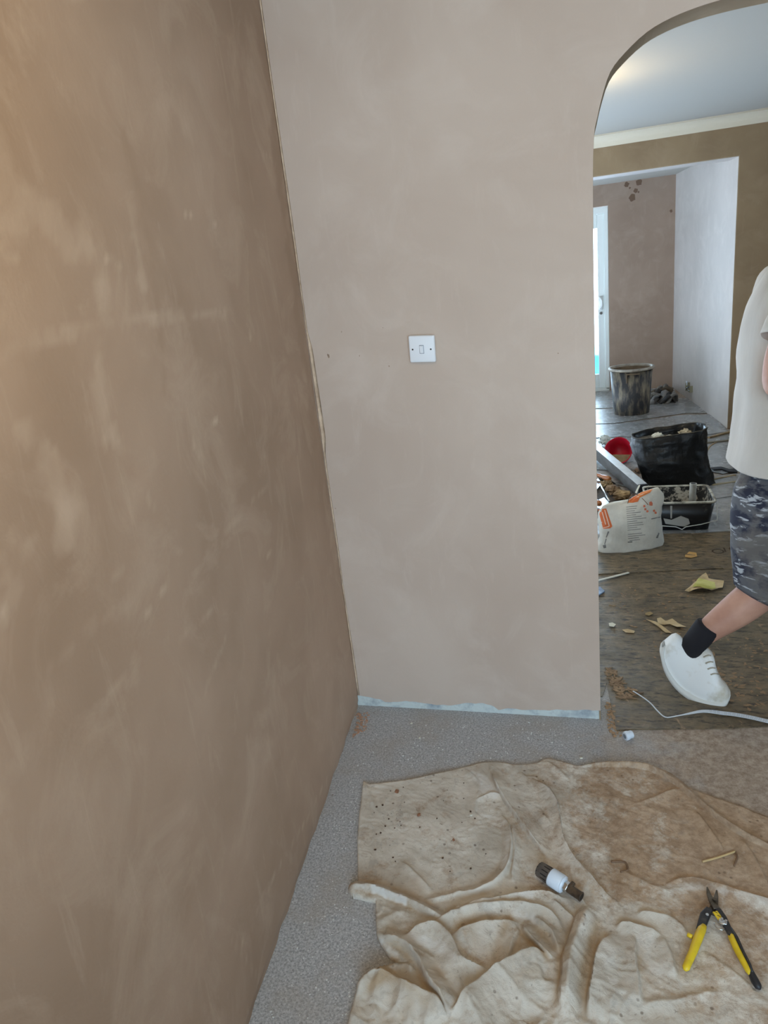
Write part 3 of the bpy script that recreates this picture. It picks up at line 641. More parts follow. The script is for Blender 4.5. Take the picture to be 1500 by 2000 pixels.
# ------------------------------------------------------------------ light switch
M_sw = mat('switch_white', srgb(240, 243, 248), 0.25); M_scr = mat('dark_hole', srgb(40, 38, 36), 0.5)
p0 = on_y(827, 680, D)
sw_ = empty('light_switch', (p0.x, D-0.012, p0.z), 'white single rocker light switch hanging slightly loose on the plaster wall', 'light switch')
def rrect(w, h, r, n=5):
    out = []
    for cx, cz, a0 in ((w-r, h-r, 0), (-w+r, h-r, PI/2), (-w+r, -h+r, PI), (w-r, -h+r, 1.5*PI)):
        out += [(cx + r*math.cos(a0+PI/2*k/n), cz + r*math.sin(a0+PI/2*k/n)) for k in range(n+1)]
    return out
tilt = Matrix.Rotation(math.radians(2.6), 4, 'Y') @ Matrix.Rotation(math.radians(7), 4, 'X') @ Matrix.Rotation(math.radians(-4), 4, 'Z')
def swp(a, yy, b): v = tilt @ Vector((a, yy, b)); return Vector((p0.x + v.x, D-0.019 + v.y, p0.z + v.z))
rings = [[swp(a, yy, b) for a, b in rrect(w, w, r)] for w, r, yy in ((0.042, 0.004, 0.008), (0.0425, 0.004, -0.001), (0.0415, 0.004, -0.0045), (0.0380, 0.003, -0.0062))]
B().loft(rings).build('face_plate', M_sw, sw_, bevel=0.0008)
B().box((p0.x-0.036, D-0.012, p0.z-0.036), (p0.x+0.036, D+0.006, p0.z+0.036)).build('back_box', mat('box_cream', srgb(205, 200, 180), 0.5), sw_)
rk = B(); rk.loft([[swp(a, yy - b*.16, b*1.55) for a, b in rrect(0.0058, 0.0075, 0.001)] for yy in (-0.005, -0.0095)]); rkp = rk
rk.build('rocker', M_sw, sw_, bevel=0.0006)
B().loft([[swp(a, -0.0063, b*1.3) for a, b in rrect(0.0075, 0.0105, 0.001)], [swp(a, -0.0068, b*1.3) for a, b in rrect(0.0075, 0.0105, 0.001)]]).build('rocker_surround', mat('switch_shade', srgb(150, 156, 166), 0.4), sw_)
for s_ in (-1, 1):
    B().tube([swp(s_*0.030, -0.0058, 0), swp(s_*0.030, -0.0066, 0)], 0.0028, 10).build('screw', M_scr, sw_)

# ------------------------------------------------------------------ tools on the cloth
def capsule_prism(b, pts, w, z0, z1):        # flat bar following points with widths
    L = []; R = []
    for i, p in enumerate(pts):
        p = Vector((p[0], p[1], 0)); a = Vector((*pts[max(i-1, 0)][:2], 0)); c_ = Vector((*pts[min(i+1, len(pts)-1)][:2], 0)); t = (c_-a).normalized(); nn = Vector((-t.y, t.x, 0)); ww = w[i] if isinstance(w, (list, tuple)) else w
        L.append(p + nn*ww); R.append(p - nn*ww)
    out = [Vector((q.x, q.y, z0)) for q in L + R[::-1]]; return b.prism(out, z1-z0)
def FP(L, z=0.03): return [tuple(fl(a, b, z)[:2]) for a, b in L]
M_yel = mat('yellow_grip', srgb(232, 200, 40), 0.45, bump=0.1, bscale=40, col2=srgb(205, 172, 40), nscale=30, nrange=(.45, .75)); M_blk = mat('black_rubber', srgb(38, 38, 42), 0.5, col2=srgb(84, 78, 72), nscale=60, nrange=(0.55, 0.75)); M_stl = mat('worn_steel', srgb(118, 112, 104), 0.38, 0.9, col2=srgb(84, 76, 66), nscale=50)
M_chr = mat('chrome', srgb(215, 218, 220), 0.2, 1.0)
pz = cloth_z(*fl(1395, 1800)[:2]); zb = 0.020
sn = empty('tin_snips', tuple(fl(1396, 1765, zb)), 'open aviation tin snips with yellow grips lying on the drop cloth', 'snips')
b = B(); capsule_prism(b, FP([(1381,1733),(1384,1745),(1390,1760),(1400,1775)]), [.0015,.005,.0065,.008], zb+.006, zb+.012); b.build('jaw', M_stl, sn, bevel=.001)
b = B(); capsule_prism(b, FP([(1400,1735),(1399,1747),(1397,1760),(1388,1780)]), [.0015,.005,.0065,.009], zb-.001, zb+.0055); b.build('jaw', M_stl, sn, bevel=.001)
v = fl(1396, 1765, zb); B().tube([(v.x, v.y, zb+.011), (v.x, v.y, zb+.016)], .0055, 8).build('pivot_bolt', M_stl, sn)
b = B(); capsule_prism(b, FP([(1386,1772),(1377,1785),(1372,1800),(1366,1815)]), [.008,.011,.010,.008], zb-.001, zb+.009); b.build('joint_plate', M_blk, sn, bevel=.002)
v = fl(1381, 1793, zb); B().tube([(v.x, v.y, zb+.008), (v.x, v.y, zb+.012)], .004, 10).build('rivet', M_chr, sn)
b = B(); capsule_prism(b, FP([(1402,1775),(1412,1792),(1422,1812),(1430,1828)]), [.007,.009,.008,.006], zb+.003, zb+.012); b.build('joint_plate', M_blk, sn, bevel=.002)
b = B(); capsule_prism(b, FP([(1396,1782),(1402,1790),(1407,1798)]), [.006,.0065,.006], zb+.012, zb+.0135); b.build('label_plate', M_yel, sn)
for q in ((1398,1784),(1404,1791)):
    v = fl(*q, .03); B().box((v.x-.004, v.y-.0006, zb+.0135), (v.x+.004, v.y+.0006, zb+.014), rz=-.5).build('label_marking', M_blk, sn)
b = B(); capsule_prism(b, FP([(1404,1800),(1411,1803),(1420,1806)]), [.005,.007,.005], zb+.011, zb+.016); b.build('latch', M_chr, sn, bevel=.001)
for q in ((1410,1799),(1418,1803)):
    v = fl(*q, .03); B().tube([(v.x, v.y, zb+.015), (v.x, v.y, zb+.019)], .003, 10).build('rivet', M_chr, sn)
B().tube(smooth_path([tuple(fl(a, b_, zb+.008)) for a, b_ in ((1395,1803),(1400,1812),(1412,1816),(1420,1808))], 5), .0012, 8).build('spring', M_chr, sn, True)
def grip(pts, w, zc, th, name, m, n=12):
    P = [Vector(fl(a, b_, zc)) for a, b_ in pts]; rings = []
    for i, p in enumerate(P):
        t = (P[min(i+1, len(P)-1)] - P[max(i-1, 0)]).normalized(); nn = Vector((-t.y, t.x, 0))
        rings.append([p + nn*w[i]*math.cos(2*PI*k/n) + Vector((0, 0, th[i]*math.sin(2*PI*k/n))) for k in range(n)])
    return B().loft(rings).build(name, m, sn, True)
grip([(1375,1808),(1370,1816),(1362,1836),(1353,1860),(1344,1880),(1340,1890),(1338,1895)], [.007,.0105,.0105,.0095,.0088,.0085,.004], zb+.004, [.006,.009,.009,.009,.008,.007,.003], 'grip', M_yel)
v = fl(1352, 1830, zb+.004); v2 = fl(1343, 1825, zb+.004); B().tube([v, v2], [.005, .0055], 10).build('thumb_stop', M_yel, sn, True)
grip([(1426,1820),(1429,1830),(1440,1855),(1452,1878),(1462,1896),(1468,1905)], [.004,.0085,.0085,.0075,.007,.005], zb+.004, [.005,.009,.008,.008,.007,.004], 'grip', M_yel)
grip([(1428,1814),(1438,1832),(1452,1862),(1464,1885),(1470,1900)], [.003,.005,.004,.004,.003], zb+.008, [.005,.007,.007,.006,.004], 'grip_core', M_blk)
grip([(1462,1890),(1467,1900),(1474,1915),(1481,1927),(1484,1932)], [.005,.0075,.009,.008,.003], zb+.002, [.006,.008,.009,.008,.003], 'grip_end', M_blk)

# thermostatic radiator valve lying on the cloth
A1 = fl(1052, 1696, .042); A2 = fl(1136, 1752, .034); ax = (A2-A1).normalized(); L = (A2-A1).length
trv = empty('radiator_valve', tuple(A1), 'thermostatic radiator valve with slotted dark head and white collar on the drop cloth', 'radiator valve')
P = lambda t: A1 + ax*L*t
M_dk = mat('valve_grey', srgb(78, 72, 68), 0.4, col2=srgb(110, 100, 92), nscale=40); M_vw = mat('valve_white', srgb(218, 228, 240), 0.3); M_br = mat('tarnished_brass', srgb(120, 104, 88), 0.4, 0.8, col2=srgb(80, 72, 66), nscale=40)
M_slot = mat('slot_black', srgb(22, 20, 20), 0.6)
B().tube([P(0), P(.01), P(.05), P(.30)], [.016, .0185, .0205, .021], 28).build('valve_head', M_dk, trv, bevel=.001)
up = Vector((0, 0, 1)); sd = ax.cross(up).normalized(); upn = sd.cross(ax).normalized()
for k in range(12):
    a = 2*PI*k/12; dv = sd*math.cos(a) + upn*math.sin(a); tv = ax.cross(dv)
    q0 = P(.02) + dv*.0175; q1 = P(.27) + dv*.0195
    B().prism([q0 - tv*.0014, q1 - tv*.0014, q1 + tv*.0014, q0 + tv*.0014], .0022, dv).build('slot', M_slot, trv)
B().tube([P(.29), P(.30), P(.55), P(.57), P(.62)], [.021, .0235, .0235, .022, .017], 28).build('collar', M_vw, trv, bevel=.001)
B().tube([P(.57), P(.585)], [.0225, .0225], 28).build('collar_ring', M_vw, trv)
B().tube([P(.60), P(.61), P(.70), P(.71)], [.012, .0150, .0150, .012], 6).build('union_nut', M_chr, trv, bevel=.0008)
B().tube([P(.68), P(.72), P(.97), P(.98), P(1.0)], [.011, .0115, .0115, .0125, .0125], 20).build('tail_pipe', M_br, trv, bevel=.0005)
B().tube([P(1.0), P(1.002)], [.009, .009], 18).build('tail_bore', M_slot, trv)
q = P(.74) + sd*.004 + upn*.004; B().tube([q, q - sd*.002 - ax*.0 + sd*-.018 + upn*.006], [.007, .006], 12).build('side_port', M_br, trv)

# white plastic pipe fitting at the edge of the sheeting
v = fl(1226, 1437, .014); fit = empty('pipe_fitting', (v.x, v.y, 0), 'small white plastic pipe fitting on the floor beside the dark sheeting edge', 'pipe fitting')
ax2 = Vector((-.85, -.55, 0)).normalized(); c_ = Vector((v.x, v.y, .0155))
B().tube([c_ + ax2*.012, c_ + ax2*.011, c_ - ax2*.001, c_ - ax2*.0015, c_ - ax2*.016, c_ - ax2*.018], [.0125, .0152, .0155, .0135, .0135, .0115], 22).build('fitting_body', M_vw, fit, bevel=.0006)
B().tube([c_ + ax2*.0121, c_ + ax2*.0126], [.0085, .0085], 16).build('bore', mat('bore_shade', srgb(120, 130, 142), .5), fit)
# ------------------------------------------------------------------ middle room things
def rows_loft(rows, Y, ry, n=28, sq=2.6, lean=None, wob=0.0, seed=0, wsc=8, ttop=None):
    """rings between left and right outline pixels on the plane y=Y"""
    rings = []
    for k, (l, r) in enumerate(rows):
        a = on_y(*l, Y); b_ = on_y(*r, Y); c_ = (a+b_)/2; hx_ = (b_-a)/2; dy = ry[k]; off = lean[k] if lean else 0
        ring = []
        for i in range(n):
            th = 2*PI*i/n; ct, st = math.cos(th), math.sin(th)
            x_ = math.copysign(abs(ct)**(2/sq), ct); y_ = math.copysign(abs(st)**(2/sq), st)
            p = c_ + hx_*x_ + Vector((0, dy*y_ + off, 0))
            if wob:
                d_ = mnoise.noise(p*wsc + Vector((seed, 0, 0)))*wob + mnoise.noise(p*wsc*2.7)*wob*.5; p += Vector((ct*d_, st*d_, 0))
            ring.append(p)
        rings.append(ring)
    return rings
def resample(rings, n):                 # smooth in-between rings
    out = []
    m = len(rings)
    for k in range((m-1)*n + 1):
        u = k/n; i = min(int(u), m-2); t = u - i; r = []
        for j in range(len(rings[0])):
            a = rings[max(i-1,0)][j]; b_ = rings[i][j]; c_ = rings[i+1][j]; d_ = rings[min(i+2,m-1)][j]
            r.append(0.5*((2*b_)+(c_-a)*t+(2*a-5*b_+4*c_-d_)*t*t+(3*b_-a-3*c_+d_)*t**3))
        out.append(r)
    return out
def crease(rings, amp, sc, seed=0, ctr=None):
    for k, r in enumerate(rings):
        c_ = sum(r, Vector())/len(r); kk = min(1, k/3)
        for p in r:
            d_ = (p-c_); d_.z = 0; d_.normalize()
            nz = 1 - abs(mnoise.noise(Vector((p.x*sc, p.y*sc, p.z*sc*.55)) + Vector((seed, seed, 0))))*3
            p += d_ * (max(nz, 0)*amp - amp*.4) * kk + d_ * mnoise.noise(p*sc*3)*amp*.5*kk

# big black plasterer's bin in the far room
bx, by = 0.432, 7.52
bin_ = empty('mixing_bin', (bx, by, 0), 'tall round dark bin caked in dry plaster streaks in the far room', 'bin')
M_bin = mat('bin_plastic', srgb(46, 46, 50), 0.45, col2=srgb(150, 138, 116), nscale=13, nrange=(0.44, 0.70), bump=0.5, bscale=30, stretch=(1.6, 1.6, 0.45)); M_binin = mat('bin_lining', srgb(132, 112, 90), 0.8, col2=srgb(104, 88, 70), nscale=8)
zT = on_y(1233, 722, by-0.2).z
def ring(cx, cy, r, z_, n=40, f=1.0): return [Vector((cx + r*math.cos(2*PI*k/n), cy + r*f*math.sin(2*PI*k/n), z_)) for k in range(n)]
B().loft([ring(bx, by, .165, .0), ring(bx, by, .172, .01), ring(bx, by, .200, zT-.03), ring(bx, by, .200, zT-.03)]+[ring(bx, by, .194, zT-.03), ring(bx, by, .166, .012), ring(bx, by, .160, .012)]).build('bin_body', M_bin, bin_, True)
B().loft([ring(bx, by, .1935, zT-.02), ring(bx, by, .1655, .014)], cap0=False).build('bin_lining', M_binin, bin_, True)
B().loft([ring(bx, by, .193, zT-.022), ring(bx, by, .216, zT-.022), ring(bx, by, .219, zT-.012), ring(bx, by, .216, zT), ring(bx, by, .194, zT), ring(bx, by, .193, zT-.022)], False, False).build('rim', mat('bin_rim', srgb(186, 176, 160), .5, col2=srgb(110, 102, 94), nscale=7), bin_, True)
hb = B(); 
for zz_ in (zT-.045,): hb.box((bx-.055, by-.212, zz_-.006), (bx+.065, by-.196, zz_+.006))
hb.box((bx-.058, by-.206, zT-.13), (bx-.050, by-.190, zT-.04)).build('handle_bracket', M_binin, bin_)

# open black rubble sack
BY_ = 5.12
M_bag = mat('black_polythene', srgb(13, 13, 14), 0.36, bump=0.8, bscale=16, col2=srgb(52, 48, 42), nscale=22, nrange=(0.64, 0.82), spec=.35); M_bagr = mat('bag_edge', srgb(96, 88, 74), .6, col2=srgb(40, 38, 36), nscale=12)
rb = empty('rubble_sack', (0.58, BY_, 0), 'open black rubble sack full of scraps standing behind the plaster sack', 'sack')
rows = [((1272,962),(1388,961)), ((1263,948),(1393,948)), ((1252,925),(1390,925)), ((1243,900),(1384,900)), ((1236,880),(1379,875)), ((1234,865),(1379,850)), ((1235,852),(1379,831))]
rg = rows_loft(rows, BY_, [.15,.17,.18,.175,.165,.155,.14], n=44, sq=3, wob=.012, seed=3)
rg = resample(rg, 5); crease(rg, .017, 11, 5)
top = rg[-1]
inner = [[p + (Vector((sum(q.x for q in top)/44, BY_, p.z)) - p)*.04 for p in top]] + [[p + (Vector((sum(q.x for q in top)/44, BY_, p.z)) - p)*f - Vector((0, 0, dz)) for p in top] for f, dz in ((.07, .04), (.1, .10))]
B().loft(rg + inner).build('sack_body', M_bag, rb, True)
B().tube([p + Vector((0, 0, .001)) for p in top] + [top[0]], .0035, 6).build('rolled_rim', M_bagr, rb, True)
def crumple(name, c_, r, m, seed, label=None, cat=None, parent=None, flat=.6, group=None, n=3, mesh=None):
    bm = bmesh.new(); bmesh.ops.create_icosphere(bm, subdivisions=n, radius=1)
    for v in bm.verts:
        d_ = v.co.copy(); k = 0.75 + 0.6*abs(mnoise.noise(d_*2.2 + Vector((seed, 0, 0)))) - 0.45*abs(mnoise.noise(d_*4.5 + Vector((0, seed, 0))))
        v.co = Vector((d_.x*r[0]*k, d_.y*r[1]*k, d_.z*r[2]*k))
    zmin = min(v.co.z for v in bm.verts)
    for v in bm.verts: v.co += Vector(c_) - Vector((0, 0, zmin))
    me_ = bpy.data.meshes.new(name); bm.to_mesh(me_); bm.free()
    o = _link(name, me_, m, parent, False)
    if label: tag(o, label, cat, group)
    return o
M_pap = mat('scrap_paper', srgb(206, 192, 164), .85, col2=srgb(166, 146, 116), nscale=14); M_papw = mat('scrap_plaster', srgb(216, 212, 196), .85)
tz = min(p.z for p in top)
fillr = [[p + (Vector((0.58, BY_, p.z)) - p)*.09 - Vector((0, 0, p.z-(tz-.03))) for p in top]]
fillr.append([p + (Vector((0.58, BY_, p.z)) - p)*.5 + Vector((0, 0, .012)) for p in fillr[0]]); fillr.append([p + (Vector((0.58, BY_, p.z)) - p)*.96 for p in fillr[1]])
f_ = B().loft(fillr).build('scrap_fill', mat('scrap_dark', srgb(70, 64, 56), .9, col2=srgb(150, 138, 118), nscale=22, nrange=(.5, .65), bump=.8, bscale=25), rb, False)
for k, (q, s_, m_, lb) in enumerate((((1284,857), (.045,.03,.03), M_papw, 'pale plaster lump in the mouth of the black rubble sack'), ((1338,852), (.05,.03,.04), M_pap, 'folded tan scrap of card sticking up in the black rubble sack'), ((1308,856), (.03,.02,.02), M_papw, 'small grey plaster chip in the middle of the black rubble sack'))):
    p = on_y(*q, BY_-.06); crumple('plaster_scrap', (p.x, p.y, tz-.022), s_, m_, 3+k, lb, 'scrap')

# black rectangular bucket with a pipe stood in it
kx0, kx1, ky0, ky1, kz = 0.325, 0.695, 4.14, 4.46, 0.205
P1 = on_y(1400, 982, ky0-.02); kx1 = P1.x; kz = P1.z
bk_ = empty('rectangular_bucket', ((kx0+kx1)/2, (ky0+ky1)/2, 0), 'black rectangular mixing bucket with a white plaster caked rim beside the plaster sack', 'bucket')
def rr(x0, x1, y0, y1, r, z_, n=4):
    out = []
    for cx, cy, a0 in ((x1-r, y1-r, 0), (x0+r, y1-r, PI/2), (x0+r, y0+r, PI), (x1-r, y0+r, 1.5*PI)):
        out += [Vector((cx + r*math.cos(a0+PI/2*k/n), cy + r*math.sin(a0+PI/2*k/n), z_)) for k in range(n+1)]
    return out
M_bkt = mat('bucket_black', srgb(24, 24, 26), .35, col2=srgb(86, 84, 80), nscale=12, nrange=(.60, .72)); M_cake = mat('plaster_cake', srgb(200, 196, 184), .8, col2=srgb(128, 122, 112), nscale=18, nrange=(.45, .62), bump=.5, bscale=30)
t_ = .028
B().loft([rr(kx0+t_, kx1-t_, ky0+t_, ky1-t_, .03, 0.001), rr(kx0, kx1, ky0, ky1, .035, kz-.004), rr(kx0+.006, kx1-.006, ky0+.006, ky1-.006, .03, kz-.004), rr(kx0+t_+.006, kx1-t_-.006, ky0+t_+.006, ky1-t_-.006, .028, .012)]).build('bucket_body', M_bkt, bk_, True)
B().loft([rr(kx0+.007, kx1-.007, ky0+.007, ky1-.007, .03, kz-.006), rr(kx0+t_+.007, kx1-t_-.007, ky0+t_+.007, ky1-t_-.007, .028, .02)], False, True).build('plaster_lining', mat('lining', srgb(178, 172, 160), .85, col2=srgb(30, 30, 30), nscale=26, nrange=(.42, .5)), bk_, True)
B().loft([rr(kx0+.006, kx1-.006, ky0+.006, ky1-.006, .03, kz-.008), rr(kx0-.006, kx1+.006, ky0-.006, ky1+.006, .036, kz-.008), rr(kx0-.007, kx1+.007, ky0-.007, ky1+.007, .036, kz+.002), rr(kx0+.004, kx1-.004, ky0+.004, ky1-.004, .03, kz+.003), rr(kx0+.006, kx1-.006, ky0+.006, ky1-.006, .03, kz-.008)], False, False).build('rim', M_cake, bk_, True)
fy_ = lambda z_: ky0 + t_*(1 - z_/kz)
sp = [(1296,1013),(1312,1016),(1330,1008),(1345,1014),(1348,1024),(1338,1030),(1322,1028),(1300,1024)]
pts = [on_y(a, b_, ky0+.008) for a, b_ in sp]; 
for p in pts: p.y = fy_(p.z) - .001
B().prism(pts, .003, (0, -1, 0)).build('plaster_splash', mat('splash', srgb(180, 178, 172), .8), bk_)
pts = [on_y(a, b_, ky0) for a, b_ in ((1309,988),(1313,988),(1313,1014),(1310,1014))]
for p in pts: p.y = fy_(p.z) - .001
B().prism(pts, .003, (0, -1, 0)).build('plaster_drip', bpy.data.materials['splash'], bk_)
ww = [on_y(a, b_, ky0-.012) for a, b_ in ((1280,1026),(1320,1029),(1332,1034),(1340,1029),(1370,1024),(1401,1016))] + [on_y(1401, 985, ky0-.012) + Vector((.004, .03, 0))]
B().tube(ww, .0028, 8).build('wire_handle', mat('wire_white', srgb(206, 206, 200), .5), bk_, True)
pc = on_y(1352, 985, ky0+.12); pt = on_y(1354, 944, ky0+.12)
pb_ = Vector((pc.x - .004, pc.y, .022)); ptv = Vector((pt.x, pt.y, pt.z))
tb = B(); n_ = 18
tb.tube([pb_, pb_.lerp(ptv, .97), ptv], [.019, .019, .020], n_)
pp_ = empty('pipe_offcut', tuple(pb_), 'short grey plastic pipe standing up inside the black rectangular bucket', 'pipe')
tb.build('pipe_wall', mat('pipe_grey', srgb(160, 156, 146), .6, col2=srgb(196, 192, 182), nscale=20), pp_, True)
B().tube([ptv + Vector((0, 0, .0003)), ptv + Vector((0, 0, .001))], .014, 16).build('pipe_bore', M_slot, pp_)

# white plaster sack
SY = 3.93
sk_ = empty('plaster_sack', (0.22, SY, 0), 'slumped white paper plaster sack with orange print beside the archway', 'sack')
M_sack = mat('sack_paper', srgb(222, 217, 206), .75, col2=srgb(198, 192, 180), nscale=7, bump=.7, bscale=16)
rows = [((1180,1085),(1290,1072)), ((1170,1078),(1296,1066)), ((1167,1062),(1296,1048)), ((1173,1036),(1293,1022)), ((1168,1010),(1295,996)), ((1170,994),(1299,976)), ((1177,983),(1286,955))]
rg = rows_loft(rows, SY, [.075,.095,.10,.095,.08,.05,.022], n=48, sq=2.7, wob=.006, seed=8); rg = resample(rg, 5)
m_ = len(rg)
for k, r in enumerate(rg):                    # the mouth dips between two ears
    u = max(0, (k - m_*.6) / (m_*.4)); x0 = min(p.x for p in r); x1 = max(p.x for p in r)
    for p in r:
        t = (p.x-x0)/(x1-x0); p.y += (t-.5)*.09; dip = math.exp(-((t-.42)/.2)**2)*.035; p.z -= dip*u; p.y += .02*u*math.sin(t*5)
crease(rg, .010, 12, 2)
zmn = min(p.z for r in rg for p in r)
for r in rg:
    for p in r: p.z = max(p.z - zmn*max(0, 1-(p.z-zmn)/.1), 0.001) if zmn > 0 else max(p.z, .006)
B().loft(rg).build('sack_body', M_sack, sk_, True)
from mathutils.bvhtree import BVHTree
def bvh_of(o):
    dg_ = bpy.context.evaluated_depsgraph_get(); me_ = o.data; return BVHTree.FromPolygons([v.co.copy() for v in me_.vertices], [list(p.vertices) for p in me_.polygons])
sbv = bvh_of(bpy.data.objects['sack_body.001'] if 'sack_body.001' in bpy.data.objects else bpy.data.objects['sack_body'])
def decal(name, poly_px, m, bv, parent, off=.0016, step=.008):
    """thin printed patch that follows the surface seen at these pixels: its corners are cast onto the body"""
    L = []
    cx = sum(p[0] for p in poly_px)/len(poly_px); cy = sum(p[1] for p in poly_px)/len(poly_px); rings_ = []
    P_ = []
    for i in range(len(poly_px)):
        a, b_ = poly_px[i], poly_px[(i+1) % len(poly_px)]
        for k in range(4): P_.append((a[0]+(b_[0]-a[0])*k/4, a[1]+(b_[1]-a[1])*k/4))
    vs_ = []; fs_ = []; ok = True; last = None
    NR = 4
    for rI in range(NR+1):
        f = 1 - rI/NR*.98
        for q in P_:
            d_ = Vector(ray(cx+(q[0]-cx)*f, cy+(q[1]-cy)*f)); h = bv.ray_cast(Vector(O3), d_)
            if h[0] is None: h = (last, d_) if last is not None else (on_y(*q, SY), d_)
            last = h[0]; vs_.append(h[0] - d_*off)
    n = len(P_)
    for rI in range(NR):
        for k in range(n): fs_.append((rI*n+k, rI*n+(k+1) % n, (rI+1)*n+(k+1) % n, (rI+1)*n+k))
    return obj(name, vs_, fs_, m, parent, True)
M_or = mat('orange_print', srgb(214, 106, 54), .7); M_orl = mat('orange_logo', srgb(222, 130, 66), .7); M_txt = mat('grey_print', srgb(120, 116, 112), .8); M_rd = mat('red_print', srgb(214, 120, 90), .8); M_pal = mat('pale_print', srgb(238, 200, 176), .8)
decal('printed_panel', [(1168,995),(1184,993),(1196,1028),(1192,1032),(1178,1033)], M_or, sbv, sk_)
decal('printed_line', [(1180,996),(1182,996),(1191,1027),(1189,1028)], M_pal, sbv, sk_, .003); decal('printed_line', [(1177,1031),(1190,1027),(1190,1029),(1178,1032)], M_pal, sbv, sk_, .003)
decal('printed_line', [(1175,1000),(1177,1000),(1184,1024),(1182,1025)], M_pal, sbv, sk_, .003)
decal('printed_logo', [(1226,982),(1230,972),(1240,966),(1257,960),(1275,955),(1270,962),(1250,972),(1246,980),(1236,982)], M_orl, sbv, sk_)
decal('printed_logo', [(1228,979),(1233,971),(1243,969),(1248,974),(1244,980),(1236,981)], M_or, sbv, sk_, .003)
random.seed(9)
for k in range(17):
    y_ = 990 + k*4.1; x0_ = 1223 + k*.25; ln = random.uniform(18, 40) if k > 3 else random.uniform(14, 30)
    if k in (12,): continue
    x1_ = x0_ + ln; sl = -.10
    decal('printed_text_line', [(x0_, y_), (x1_, y_+sl*ln), (x1_, y_+sl*ln+1.0), (x0_, y_+1.0)], M_txt, sbv, sk_)
decal('printed_text_line', [(1226,1058),(1235,1057),(1235,1059.5),(1226,1060)], M_txt, sbv, sk_)
for q in ((1256,987),(1262,997),(1275,996),(1270,984),(1258,993),(1278,1000)):
    decal('printed_mark', [(q[0], q[1]), (q[0]+4, q[1]-1), (q[0]+5, q[1]+3), (q[0]+1, q[1]+4)], M_rd, sbv, sk_)
decal('printed_mark', [(1268,981),(1272,979),(1275,983),(1273,988),(1268,987)], M_rd, sbv, sk_)
decal('printed_text_line', [(1272,1013),(1290,1009),(1290,1010.5),(1272,1014.5)], M_txt, sbv, sk_)
decal('printed_mark', [(1283,1046),(1286,1040),(1288,1042),(1285,1051),(1281,1051)], M_txt, sbv, sk_)
decal('printed_text_line', [(1187,1038),(1190,1038),(1185,1050),(1183,1050)], M_txt, sbv, sk_); decal('printed_text_line', [(1183,1052),(1185,1052),(1182,1063),(1180,1063)], M_txt, sbv, sk_)
decal('printed_mark', [(1177,1065),(1183,1063),(1184,1070),(1179,1071)], M_txt, sbv, sk_)
# dark cord draped over the sack's mouth
cp = []
for q in ((1226,983),(1229,973),(1236,966),(1246,967),(1256,975),(1266,986)):
    h = sbv.ray_cast(Vector(O3), Vector(ray(*q))); cp.append((h[0] if h[0] else on_y(*q, SY-.04)) - Vector(ray(*q))*.004)
tag(B().tube(smooth_path(cp, 5), .0018, 6).build('cord', mat('cord_brown', srgb(120, 84, 62), .7), None, True), 'thin brown cord looped over the mouth of the plaster sack', 'cord')

# long aluminium feather edge beam
zt = .125
U1, U2 = fl(1247, 948, zt), fl(1160, 874, zt); d_ = (U2-U1).normalized(); U2 = U1 + d_*(U2-U1).length*1.35
nn = Vector((d_.y, -d_.x, 0)).normalized()
if nn.x < 0: nn = -nn
wd = .062
M_al = mat('aluminium', srgb(238, 240, 242), .3, .25, col2=srgb(214, 218, 220), nscale=10, bump=.05); M_al2 = mat('aluminium_dull', srgb(112, 112, 112), .55, .5, col2=srgb(92, 90, 88), nscale=9, stretch=(1, 1, 2))
al = empty('aluminium_beam', (U1.x, U1.y, 0), 'long box section aluminium beam sloping behind the plaster sack', 'beam')
zl = zt - .088
b = B(); b.prism([(U1.x, U1.y, zl), (U1.x+nn.x*wd, U1.y+nn.y*wd, zl), (U2.x+nn.x*wd, U2.y+nn.y*wd, zl), (U2.x, U2.y, zl)], zt-.003-zl).build('beam_side', M_al2, al, bevel=.002)
b = B(); b.prism([(U1.x, U1.y, zt-.0028), (U1.x+nn.x*wd, U1.y+nn.y*wd, zt-.0028), (U2.x+nn.x*wd, U2.y+nn.y*wd, zt-.0028), (U2.x, U2.y, zt-.0028)], .003).build('beam_top', M_al, al, bevel=.0008)  # paler than the sides: the door's glare is painted into the top
ec = U1 + nn*wd*.5; B().prism([(U1.x-d_.x*.002, U1.y-d_.y*.002, zl), (U1.x+nn.x*wd-d_.x*.002, U1.y+nn.y*wd-d_.y*.002, zl), (U1.x+nn.x*wd+d_.x*.015, U1.y+nn.y*wd+d_.y*.015, zl), (U1.x+d_.x*.015, U1.y+d_.y*.015, zl)], .09).build('end_cap', M_blk, al)
B().box((U1.x-.01, U1.y+.1, .004), (U1.x+.2, U1.y+.2, zl)).build('end_block', M_al2, al)
v1 = U2 + nn*wd*.5; B().box((v1.x-.08, v1.y-.1, .004), (v1.x+.03, v1.y-.03, zl)).build('end_block', M_al2, al)
v = fl(1258, 958, .02); tag(B().box((v.x-.02, v.y-.03, .006), (v.x+.045, v.y+.03, .045), rz=.5).build('metal_block', M_al, bevel=.003), 'bright metal block at the lower end of the aluminium beam', 'block')

